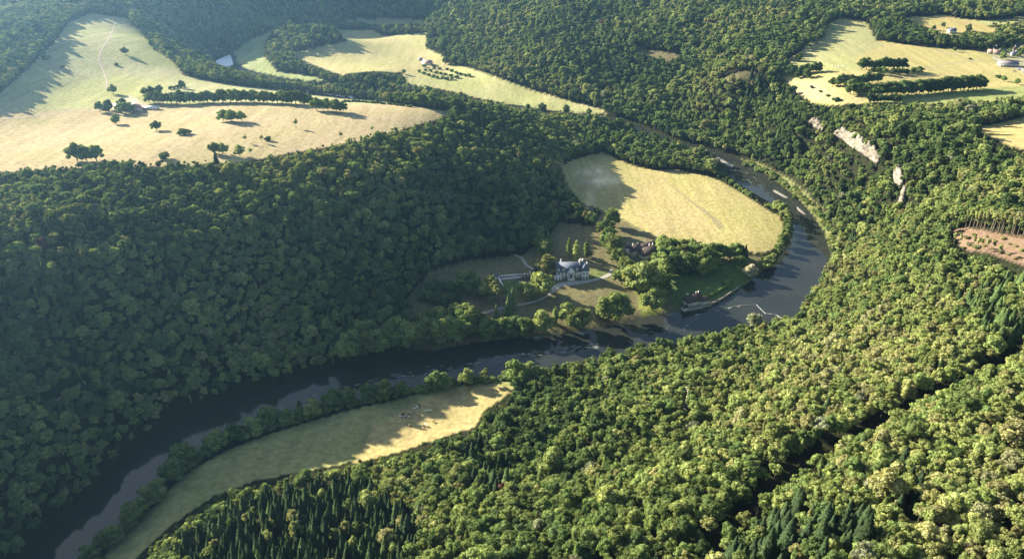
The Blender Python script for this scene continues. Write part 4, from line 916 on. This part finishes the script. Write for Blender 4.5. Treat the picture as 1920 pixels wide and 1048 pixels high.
# ------------------------------------------------------------------ cattle
def cow_mesh():
    b = bmesh.new(); L_ = b.verts.layers.skin.verify() if hasattr(b.verts.layers, "skin") else None
    J = {"hip": (-.75, 0, 1.15, .36), "mid": (0, 0, 1.1, .42), "chest": (.65, 0, 1.12, .37), "neck": (1.05, 0, 1.2, .22), "head": (1.42, 0, 1.12, .17), "muzzle": (1.72, 0, .95, .11), "tail1": (-1.1, 0, 1.25, .06), "tail2": (-1.18, 0, .6, .05)}
    for s, y in (("l", .24), ("r", -.24)):
        J["fl" + s] = (.62, y, .85, .17); J["fk" + s] = (.62, y, .45, .09); J["ff" + s] = (.64, y, .03, .08); J["hl" + s] = (-.72, y, .85, .2); J["hk" + s] = (-.86, y, .48, .09); J["hf" + s] = (-.78, y, .03, .08); J["er" + s] = (1.36, y * 1.1, 1.26, .05)
    E = [("mid", "hip"), ("mid", "chest"), ("chest", "neck"), ("neck", "head"), ("head", "muzzle"), ("hip", "tail1"), ("tail1", "tail2")]
    for s in "lr": E += [("chest", "fl" + s), ("fl" + s, "fk" + s), ("fk" + s, "ff" + s), ("hip", "hl" + s), ("hl" + s, "hk" + s), ("hk" + s, "hf" + s), ("head", "er" + s)]
    vs_ = {k: b.verts.new(p[:3]) for k, p in J.items()}
    for k, p in J.items(): vs_[k][L_].radius = (p[3], p[3])
    vs_["mid"][L_].use_root = True
    for a, c_ in E: b.edges.new((vs_[a], vs_[c_]))
    me = bpy.data.meshes.new("cow"); b.to_mesh(me); b.free(); o = bpy.data.objects.new("cow", me); COL.objects.link(o); o.modifiers.new("skin", "SKIN"); s = o.modifiers.new("sub", "SUBSURF"); s.levels = s.render_levels = 1
    dg = bpy.context.evaluated_depsgraph_get(); m2 = bpy.data.meshes.new_from_object(o.evaluated_get(dg)); bpy.data.objects.remove(o); return m2
COW = cow_mesh(); COWM = {}
for nm, c_ in (("white", (.72, .68, .60)), ("dark", (.05, .04, .035)), ("tan", (.52, .38, .22))):
    m2 = COW.copy(); m2.name = "cow_" + nm; m2.materials.clear(); m2.materials.append(simple("cow_hide_" + nm, c_, .85, .12, 3)); COWM[nm] = m2
COWS = [(752, 782, "white"), (757, 780, "dark"), (759, 782, "white"), (763, 783, "dark"), (766, 783, "white"), (755, 778, "dark"), (778, 767, "white"), (783, 764, "white"), (786, 762, "dark"), (800, 772, "white"), (807, 771, "white"), (765, 774, "tan"), (770, 776, "tan"), (783, 778, "tan"), (792, 781, "tan"), (749, 794, "tan"), (768, 798, "tan"), (798, 797, "white"), (801, 800, "tan"), (793, 804, "tan"), (813, 791, "tan")]
CLAB = {"white": "white cow grazing at the shadow edge on the lower meadow", "dark": "dark cow in the tight herd at the shadow edge of the meadow", "tan": "tan cow grazing in full sun on the lower meadow"}
for k, (px, py, c_) in enumerate(COWS):
    p = pix1(px, py); o = link("cow", COWM[c_]); o.location = p; o.rotation_euler = (0, 0, random.choice((.3, 2.8, 3.4, -.4)) + random.uniform(-.4, .4)); o.scale = (1.15,) * 3
    tag(o, CLAB[c_], "cow", {"white": "white cows in the herd", "dark": "dark cows in the herd", "tan": "tan cows in the herd"}[c_])
for k, (px, py) in enumerate([(1567, 125), (1572, 126), (1579, 126), (1584, 124), (1561, 124)]):
    p = pix1(px, py); o = link("cow", COWM["white"]); o.location = p; o.rotation_euler = (0, 0, random.uniform(0, 6)); o.scale = (1.15,) * 3; tag(o, "tiny white cow on the far green-gold pasture by the wood", "cow", "white cows on the far pasture")

# ------------------------------------------------------------------ trees standing alone, in hedges, in the park and on the banks
HS = {'park_tree': 1.42, 'riverbank_tree': 1.35, 'hedgerow_tree': 1.35, 'field_tree': 1.05, 'farm_tree': 1.2, 'valley_tree': 1.25, 'poplar_tree': 1.25, 'flowering_tree': 1.3, 'orchard_tree': 1.15, 'copper_shrub': 1.3, 'riverbank_shrub': 1.3, 'strip_shrub': 1.3, 'spruce_tree': 1.2}
def T_(name, cat, group, label, kind, items, h, tint, wide=1.0, dh=.12, dt=.06):
    P = pixline([(a[0], a[1]) for a in items])
    for a, p in zip(items, P):
        hh = a[2] if len(a) > 2 and a[2] else h
        tree(name, kind, p, hh * HS.get(name, 1) * random.uniform(1 - dh, 1 + dh), min(.8, max(0, tint + random.gauss(0, dt))) if tint < .8 else tint, a[3] if len(a) > 3 else label, cat, group, wide * random.uniform(.92, 1.1))
def along(pts, step, jit=1.5):
    out = []
    Q = resample(pts, max(2, int(np.hypot(*np.diff(np.asarray(pts, float), axis=0).T).sum() / step) + 1))
    for q in Q: out.append((q[0] + random.uniform(-jit, jit), q[1] + random.uniform(-.5, .5)))
    return out
B, S_, C_, SH_, PN, LO, DD = "round", "spruce", "column", "shrub", "pine", "loose", "dead"
# left pasture
T_("field_tree", "field tree", None, None, B, [(235,103,13,"broad dark clump-like tree alone high on the left pasture"),(213,177,13,"round field tree left of the farm track"),(435,229,15,"tallest crown of the big round thicket on the tan field"),
  (419,227,13,"outer crown of the big round thicket, on its sunward side"),(453,228,12,"outer crown of the big round thicket, on its shaded side"),(403,288,12,"paired field tree near the wood edge, the smaller one"),(418,289,13,"paired field tree near the wood edge, the bigger one"),(450,293,12,"dark round tree just above the wood edge beside pale one"),
  (145,302,17,"large dome tree of the dark clump at the wood edge, sunward end"),(163,303,18,"large dome tree of the dark clump at the wood edge, middle"),(181,302,16,"large dome tree of the dark clump at the wood edge, shaded end"),(294,245,11,"bushy field tree between two long shadows on the tan field"),(217,233,11,"bushy tree on the tan field below the farmhouse")], 13, .46, 1.1)
T_("field_tree", "field tree", None, None, LO, [(555,240,12,"thin lone tree on the tan field below the hedge"),(461,267,9,"small slim tree above the wood edge, left of a trio"),(491,267,9,"small slim tree above the wood edge, middle of a trio"),(470,293,11,"pale feathery tree beside the dark round one"),(640,261,9,"lone small tree at the far end of the tan field"),(698,248,8,"lone small tree on the last bright strip of tan field")], 10, .5)
T_("spruce_tree", "spruce", None, "dark small spruce poking above the wood edge by the paired trees", S_, [(406,306,13)], 13, .06)
T_("shrub", "shrub", None, None, SH_, [(117,128,5,"small lone bush on the upper left pasture in sun"),(219,123,5,"small lone bush below the big pasture tree"),(346,252,8,"wide bush with long shadow on the tan field"),(307,298,7,"low bush right at the upper wood edge"),(503,264,5,"little round bush right of the slim trio"),(88,112,9,"bush in the shade edge of the upper left pasture")], 5, .36, 1.2)
T_("farm_tree", "farm tree", "trees around the pasture farm", "leafy tree crowding round the pink roofed farmhouse", B, [(188,210),(200,212),(228,214),(238,212),(205,206),(232,205),(246,212),(272,180),(283,181),(291,193),(300,179),(280,193)], 11, .38, 1.05)
T_("hedgerow_tree", "hedgerow tree", "hedge row below the field barn", "dark rounded tree in the long hedge row below the field barn", B, along([(288,194),(330,195),(400,193),(470,192),(520,194),(580,197)], 8.5), 12, .36, 1.05, .2)
T_("hedgerow_tree", "hedgerow tree", "group of three hedge trees", "rounded tree of the trio just past the hedge row end", B, [(593,207),(615,208),(632,211),(644,210)], 12, .36, 1.1)
T_("hedgerow_shrub", "hedge shrub", "small hedge by the field barn", "low shrub in the short hedge above the field barn", SH_, along([(320,168),(345,163)], 6), 5, .36); T_("hedgerow_tree", "hedgerow tree", None, "taller tree at the end of the short hedge above the barn", B, [(341,166)], 9, .38)
T_("hedgerow_shrub", "hedge shrub", "thin hedge across the tan strip", "low shrub of the thin dark hedge across the bright strip", SH_, along([(648,191),(690,193),(735,196),(770,201)], 6), 3.6, .3, 1.2)
T_("belt_tree", "belt tree", "belt of trees below the far edge of the pasture", "rounded dark tree in the long belt between pasture and far valley", B, along([(408,152),(440,158),(520,169),(600,178),(680,186),(760,195),(830,205),(890,212)], 7.5, 2), 15, .36, 1.05, .2)
T_("belt_tree", "belt tree", "second row of the valley belt", "dark tree in the second row of the belt by the hidden river", B, along([(520,158),(600,168),(690,174),(760,184),(840,196),(910,206)], 10, 3), 13, .36, 1.05, .2)
# far valley
T_("valley_tree", "valley tree", "trees along the valley road", "single tree beside the pale valley road", B, [(942,206),(1017,210),(1062,214),(1104,216),(990,207)], 11, .42, .9, .2)
T_("valley_tree", "valley tree", None, None, B, [(835,121,13,"big round tree beside the orchard farmhouse"),(757,139,7,"small round tree at the end of the wooded mound"),(852,120,10,"tree in front of the ridge wood past the farmhouse"),(866,124,13,"tall tree in front of the ridge wood casting long shadow")], 10, .4)
T_("orchard_tree", "orchard tree", "orchard below the valley farmhouse", "small round orchard tree in the rows below the farmhouse", SH_, [(786,136),(795,139),(803,142),(812,145),(820,147),(829,148),(838,150),(847,150),(798,133),(808,135),(818,138),(826,140),(835,141),(845,144),(856,147),(838,132),(847,135),(856,139),(864,141),(872,143),(880,144),(814,130),(824,131),(795,126),(812,125)], 5.5, .4, 1.1)
# right plateau
g_ = "hedges of the right plateau"
T_("hedgerow_tree", "hedgerow tree", g_ + ", upper", "dark tree in the upper hedge on the golden plateau", B, along([(1616,131),(1650,130),(1690,131)], 8), 12, .3, 1.05, .2)
T_("hedgerow_tree", "hedgerow tree", g_ + ", second", "low tree in the second hedge with dry gaps below the upper hedge", B, [(1636,138),(1645,139),(1655,140),(1674,139),(1684,140),(1692,139),(1700,140),(1710,139),(1722,138)], 8, .34, 1.1, .2)
T_("hedgerow_tree", "hedgerow tree", g_ + ", left", "dark tree in the left hedge running towards the cliff wood", B, along([(1560,163),(1600,161),(1625,158),(1642,155)], 8), 12, .3, 1.05, .2)
T_("hedgerow_tree", "hedgerow tree", g_ + ", long", "tall dark tree in the long hedge casting the broad green shadow", B, along([(1594,178),(1640,180),(1700,178),(1770,173),(1838,168)], 7.5), 14, .3, 1.1, .15)
T_("hedgerow_tree", "hedgerow tree", g_ + ", lowest", "low dark tree in the lowest hedge at the cliff wood", B, along([(1632,193),(1684,191)], 8), 8.5, .3, 1.1, .15)
T_("hedgerow_tree", "hedgerow tree", g_ + ", corner", "dark tree in the small group at the plateau wood corner", B, [(1468,142),(1480,141),(1491,140),(1500,140),(1512,139),(1524,137),(1534,136),(1496,147),(1512,148),(1470,131)], 10.5, .32, 1.05, .2)
T_("field_tree", "field tree", None, None, B, [(1497,116,14,"big dark round tree in front of the ridge wood, on the pale field"),(1431,138,14,"round tree beside the shaded forest pocket"),(1881,153,9,"round lone tree on the right pale field, the left of two"),(1906,159,9,"round lone tree on the right pale field, the right of two"),(1789,97,8,"small lone tree by the wood on the golden field"),(1750,57,9,"dark narrow tree left of the white house"),(1768,52,9,"bushy tree above the white house"),(1815,60,12,"rounded tree right of the white house")], 10, .36)
T_("shrub", "shrub", None, None, SH_, [(1872,147,6,"loose bush left of the round lone trees"),(1819,112,4,"low dark bush between the field tracks"),(1522,166,5,"upper bush of the sparse diagonal hedge"),(1538,173,4,"second bush of the sparse diagonal hedge"),(1552,181,4,"third bush of the sparse diagonal hedge"),(1567,190,7,"last and tallest bush of the sparse diagonal hedge"),(1487,168,7,"bush at the wood edge left of the diagonal hedge")], 5, .34)
# clear-cut: bare tall trunks
T_("pine_tree", "tall thin tree", "bare trunked trees above the clear-cut", "tall thin bare trunked tree lining the pinkish clear-cut", PN, along([(1808,428),(1840,431),(1875,438),(1915,448)], 7.5, 3) + along([(1822,424),(1870,431),(1910,439)], 9, 3), 18, .62, 1.0, .12)
T_("pine_tree", "tall thin tree", "thin trees standing in the clear-cut", "thin pale trunked tree left standing inside the clear-cut", PN, [(1786,462),(1796,466),(1822,470),(1830,474),(1838,472),(1848,478),(1858,477),(1870,486)], 14, .68, .9)
# park
T_("park_tree", "park tree", None, None, B, [(1025,514,16,"very tall bright tree against the left end of the country house"),(1014,552,18,"huge round tree between stables and country house"),(985,558,12,"bright green ball-shaped tree below the stables"),(923,562,18,"tall light tree beside the garden pavilions"),(878,547,17,"dark round tree alone on the shaded left lawn"),
  (901,470,11,"bright low tree at the forest foot above the shaded lawn"),(1010,464,13,"bright rounded tree above the country house, farther of two"),(1022,480,14,"spreading flat-topped tree above the country house"),(1207,552,24,"largest round park tree between house and mill"),(1222,580,17,"round tree at the water corner below the largest park tree"),(1187,540,18,"tree on the drive side of the largest park tree"),
  (1152,602,23,"big bright riverside park tree on the front lawn"),(1136,598,15,"smaller tree leaning against the big riverside park tree"),(1083,616,16,"round riverside park tree, nearer of the front pair"),(1064,604,15,"round riverside park tree, farther of the front pair"),(1016,624,16,"dark domed riverside tree beside the pale slim one"),(1243,470,14,"bright round tree at the manor farm's field side"),(1165,532,13,"tree beside the drive fork"),(1104,482,6,"little bright tree beside the poplar")], 15, .56, 1.12, .05)
T_("park_tree", "park tree", "trees between the house and the manor farm", "sunlit tree in the belt between country house and manor farm", B, [(1135,441),(1141,456),(1141,472),(1153,480),(1157,492,12),(1164,494,11),(1174,502,10),(1184,514,11),(1191,524,12),(1200,532,14),(1176,515,12),(1146,424),(1170,508,11),(1226,508,9)], 15, .5, 1.05)
T_("park_tree", "park tree", "dense belt behind the mill lawn", "tree in the dense dark belt behind the mill lawn", B, [(1255,500),(1265,506),(1277,508),(1289,510),(1300,508),(1311,507),(1322,500),(1333,502),(1318,518),(1327,512),(1272,494),(1285,492),(1300,490),(1315,486),(1243,515),(1238,500),(1252,485),(1245,530),(1240,545)], 15, .44, 1.08)
T_("park_tree", "park tree", "row along the field foot", "tree in the row between the round field and mill lawn", B, [(1335,485),(1346,484),(1357,485),(1367,485),(1377,484),(1387,485),(1262,477),(1278,476),(1295,478),(1312,478)], 12, .46, 1.05)
T_("spruce_tree", "spruce", None, "dark spruce ending the tree row at the round field", S_, [(1396,484)], 14, .08)
T_("poplar_tree", "poplar", None, None, C_, [(1067,480,16,"slim poplar behind the house, left and broadest of three"),(1080,490,22,"slim poplar behind the house, middle and tallest of three"),(1099,484,18,"slim poplar behind the house, right and thinnest of three"),(1041,607,16,"slim pale columnar tree beside the dark domed riverside tree")], 18, .5, 1.3)
T_("spruce_tree", "spruce", None, None, S_, [(961,577,22,"tall olive conifer on the front lawn, taller of two"),(953,592,21,"tall olive conifer on the front lawn, nearer of two"),(931,598,14,"dark conifer beside the pale path by the river"),(1122,594,14,"thin dark conifer left of the big riverside tree"),(1028,454,13,"small dark conifer behind the spreading tree")], 18, .36, .85)
T_("spruce_tree", "spruce", "conifers at the forest foot above the lawn", "dark conifer at the forest foot above the shaded lawn", S_, [(920,452),(930,455),(940,458),(932,470),(941,468),(972,452)], 17, .1)
T_("copper_shrub", "copper shrub", None, "reddish copper-leaved shrub in the riverside thicket", SH_, [(935,617)], 9, 1.0)
T_("flowering_tree", "flowering tree", None, "creamy white flowering tree at the river beside the mill lawn", B, [(1406,522)], 12, .93, 1.15)
T_("riverbank_tree", "riverbank tree", "tall riverside belt below the park", "tall leafy tree in the riverside belt below the park", B, [(776,650),(790,648),(803,642),(816,640),(830,644),(842,636),(852,640),(865,628),(876,632),(888,618),(872,612),(858,616),(844,622),(826,628),(808,630),(690,664),(708,662),(664,668),(650,672),(676,652),(740,652),(752,646)], 19, .5, 1.05, .14)
T_("riverbank_tree", "riverbank tree", "riverside thicket with the copper shrub", "dark leafy tree in the thicket around the copper shrub", B, [(905,624),(918,628),(926,632),(944,630),(955,632),(966,629),(976,631),(986,628),(948,622),(968,620),(910,634)], 13, .42, 1.05, .15)
T_("riverbank_tree", "riverbank tree", "trees along the round field's river edge", "small bank tree between the round field and wide river", B, [(1440,500),(1448,492),(1433,505),(1460,474),(1468,460),(1474,448),(1477,436),(1478,424),(1473,412),(1466,402),(1458,396),(1386,500)], 9.5, .48, 1.1, .2)
T_("riverbank_shrub", "bank shrub", "shrubs along the upper field bank", "low shrub on the bank where the river enters the bend", SH_, [(1440,388),(1450,392),(1388,358),(1396,362),(1404,368),(1380,352),(1370,345),(1364,338),(1356,332),(1350,326),(1342,322)], 5, .5)
T_("riverbank_tree", "riverbank tree", "silvery willows at the upper river", "silvery willow by the shallows where the river enters the bend", B, [(1322,300),(1334,306),(1342,314),(1316,296),(1310,303),(1325,312),(1335,318)], 11, .86, 1.1)
T_("garden_shrub", "garden shrub", None, None, SH_, [(1361,531,5,"bright round shrub ending the clipped quay hedge"),(1386,507,5,"dark shrub left of the flowering tree")], 5, .6)
T_("strip_shrub", "bank shrub", "shrubs on the far river strip", "shrub on the narrow grassy strip under the cliff slope", SH_, [(1398,312),(1420,322),(1446,338),(1470,350),(1490,372),(1512,384),(1530,402),(1548,425),(1558,445),(1562,462),(1565,482),(1560,502),(1552,520),(1545,540),(1530,552),(1578,500)] + along([(1405,310),(1450,332),(1495,365),(1530,392),(1552,425),(1572,470),(1580,520)], 7, 4), 5, .5, 1.1, .4)
T_("dead_tree", "dead tree", None, "bare forked dead tree at the bend's water edge", DD, [(1522,566)], 15, 0)
# lower meadow bank
T_("riverbank_tree", "riverbank tree", None, None, B, [(655,757,12,"rounded bank tree at the shade edge of the lower meadow"),(692,750,12,"narrow upright bank tree on the lower meadow"),(722,747,13,"biggest rounded bank tree of the lower meadow"),(755,744,11,"bank tree right beside the reed fringe"),(820,730,13,"upright bright bank tree past the reed fringe"),(836,727,8,"short bank tree leaning beside the upright one"),(876,721,12,"bushy bank tree casting shadow on the meadow corner"),
  (598,772,7,"small dark bank tree in the meadow shade"),(507,802,14,"wide dark bank tree in the meadow shade"),(402,840,9,"dark round bank tree on the shaded bank"),(350,875,15,"larger of the leaning dark bank trees"),(322,902,13,"lower of the leaning dark bank trees"),(277,948,8,"single ball-shaped bush-tree in the deep shade"),(215,1018,12,"dark bank tree near the lower river end"),(196,1030,10,"dark bank tree beside the lower river end"),(172,1052,9,"last dark bank tree by the river"),
  (966,716,16,"tall tree at the river end of the meadow wood corner"),(992,717,15,"second tall tree at the meadow wood corner"),(980,726,12,"round lower tree at the meadow wood corner"),(949,712,7,"small tree closing the meadow corner")], 12, .5, 1.05, .05)
T_("riverbank_tree", "riverbank tree", None, "pale feathery bank tree near the meadow corner", LO, [(908,717)], 11, .6)
T_("poplar_tree", "poplar", None, "dark columnar tree in the shaded bank row", C_, [(565,782)], 14, .3, 1.3)
T_("riverbank_shrub", "bank shrub", "shrubs of the meadow bank", "low shrub in the bank fringe of the lower meadow", SH_, along([(430,828),(520,804),(630,768)], 17) + along([(640,764),(700,752),(740,744)], 14) + along([(770,736),(815,730)], 7) + along([(845,722),(940,712)], 14), 4.2, .46, 1.1, .3)
T_("dead_tree", "dead tree", "bare stems in the reed fringe", "thin bare dead stem in the reed fringe", DD, [(772,733),(792,730),(800,731)], 9, 0)
T_("park_tree", "park tree", "dark trees on the shaded left lawn", "dark tree in the loose row across the shaded left lawn", B, [(795,562),(808,566),(822,570),(838,574),(852,577),(812,548),(830,545),(766,600),(772,612),(764,622),(776,628),(762,585),(900,560),(846,548),(858,553)], 10, .34, 1.15, .2)
T_("riverbank_tree", "riverbank tree", "leafy line on the shaded meadow bank", "leafy bank tree in the shaded line between river and lower meadow", B, along([(232,1002),(262,968),(292,938)], 13, 3) + along([(330,898),(372,866),(420,836),(470,818),(530,800),(585,782),(628,766)], 22, 6), 11, .5, 1.05, .35)
# clear-cut litter
T_("clearcut_shrub", "brush clump", "brush on the clear-cut", "dry low brush clump on the pinkish clear-cut", SH_, [(1800,440),(1812,447),(1826,441),(1838,449),(1850,444),(1866,452),(1880,448),(1892,458),(1905,462),(1915,470),(1845,462),(1862,468),(1876,474),(1890,478),(1902,486),(1815,460),(1790,452),(1806,466),(1830,465),(1912,484)], 2.4, .72, 1.5, .4)
T_("village_tree", "village tree", "trees between the village houses", "leafy tree between the houses of the far village", B, [(1876,98),(1880,106),(1893,100),(1897,92),(1909,100),(1874,88),(1880,92),(1892,86),(1910,90),(1914,104),(1908,108),(1880,112),(1866,90),(1896,80),(1906,84),(1850,97),(1918,98)], 9, .4, 1.1, .2)
me_ = None
b_ = MB(); Pq = px_world0([(399,117),(412,110),(424,105),(432,102),(436,112),(438,122),(430,125),(424,126),(410,121)]); c_ = Pq.mean(0)  # pale sheet on the far bend: sky reflection painted as near-white colour
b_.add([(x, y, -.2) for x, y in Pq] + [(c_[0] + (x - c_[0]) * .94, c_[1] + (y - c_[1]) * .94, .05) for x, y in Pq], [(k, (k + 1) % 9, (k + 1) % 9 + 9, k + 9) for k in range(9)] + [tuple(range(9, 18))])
tag(b_.build("foam_and_sky_sheen", simple("painted_sky_reflection", (.82, .86, .90), .35, .12, .2, .5, .8)), "pale sheet painting bright sky reflection on the far river bend below the shadowed slope", None, None, "stuff")
# smoke drifting over the round field
m, nt, N, L = mat("thin_smoke"); o_ = N("ShaderNodeOutputMaterial"); v_ = N("ShaderNodeVolumePrincipled"); L(v_.outputs[0], o_.inputs["Volume"]); v_.inputs["Color"].default_value = (.75, .86, 1, 1); v_.inputs["Density"].default_value = .0
tc_ = N("ShaderNodeTexCoord"); ln_ = N("ShaderNodeVectorMath"); ln_.operation = "LENGTH"; L(tc_.outputs["Object"], ln_.inputs[0]); fo_ = N("ShaderNodeMapRange"); fo_.interpolation_type = "SMOOTHSTEP"; fo_.inputs[1].default_value = 1.0; fo_.inputs[2].default_value = .15; fo_.inputs[3].default_value = 0; fo_.inputs[4].default_value = 1; L(ln_.outputs["Value"], fo_.inputs[0])
ns_ = N("ShaderNodeTexNoise"); ns_.inputs["Scale"].default_value = 2.2; ns_.inputs["Detail"].default_value = 4; L(tc_.outputs["Object"], ns_.inputs["Vector"]); nr_ = N("ShaderNodeMapRange"); nr_.inputs[1].default_value = .38; nr_.inputs[2].default_value = .72; nr_.inputs[4].default_value = .009; L(ns_.outputs[0], nr_.inputs[0])
mm_ = N("ShaderNodeMath"); mm_.operation = "MULTIPLY"; L(fo_.outputs[0], mm_.inputs[0]); L(nr_.outputs[0], mm_.inputs[1]); L(mm_.outputs[0], v_.inputs["Density"])
for px, py, dz, rx, ry, rz in ((1108, 352, 12, 42, 40, 16), (1104, 408, 22, 9, 9, 22)):
    p = pix1(px, py); o = link("smoke", mesh_np("smoke", ICO2_V * 1.0, ICO2_F, [m], smooth=True)); o.scale = (rx * 1.25, ry * 1.25, rz * 1.3); o.location = (p[0], p[1], p[2] + dz); tag(o, kind="stuff")
HAZE = 0.000064
EXPOSURE = 2.2

# ------------------------------------------------------------------ light, sky, air
SUN_AZ = R(146.0)      # direction to the sun in the ground plane, measured from +X towards +Y
SUN_EL = R(21.2)
sd = Vector((math.cos(SUN_AZ) * math.cos(SUN_EL), math.sin(SUN_AZ) * math.cos(SUN_EL), math.sin(SUN_EL)))
sl = bpy.data.lights.new("sun", "SUN"); sl.energy = 5.0; sl.angle = R(.5); sl.color = (1.0, .90, .72)
so = bpy.data.objects.new("sun", sl); COL.objects.link(so); so.rotation_euler = sd.to_track_quat("Z", "Y").to_euler(); so.location = (0, 0, 900)
w = bpy.data.worlds.new("World"); scene.world = w; w.use_nodes = True; nt = w.node_tree; bg = nt.nodes["Background"]
sky = nt.nodes.new("ShaderNodeTexSky"); sky.sky_type = "NISHITA"; sky.sun_disc = False; sky.sun_elevation = SUN_EL; sky.sun_rotation = math.pi / 2 - SUN_AZ; sky.air_density = 1.0; sky.dust_density = 1.5
nt.links.new(sky.outputs[0], bg.inputs[0]); bg.inputs[1].default_value = .05

m, nt, N, L = mat("valley_air"); o = N("ShaderNodeOutputMaterial"); v = N("ShaderNodeVolumePrincipled"); L(v.outputs[0], o.inputs["Volume"])
v.inputs["Color"].default_value = (.30, .60, 1.0, 1); v.inputs["Density"].default_value = HAZE; v.inputs["Anisotropy"].default_value = .76
hz = MB().box(-8200, 8200, -900, 7400, -4.0, 440).build("haze", m); tag(hz, kind="stuff")

vs = scene.view_settings; vs.view_transform = "Standard"; vs.look = "None"; vs.exposure = EXPOSURE; vs.gamma = 1.0
c = scene.cycles
c.max_bounces = 5; c.diffuse_bounces = 3; c.glossy_bounces = 2; c.transmission_bounces = 2; c.transparent_max_bounces = 4; c.volume_bounces = 0
c.use_denoising = True; c.denoiser = "OPENIMAGEDENOISE"; c.denoising_prefilter = "ACCURATE"; c.caustics_reflective = False; c.caustics_refractive = False; c.sample_clamp_indirect = 4.0
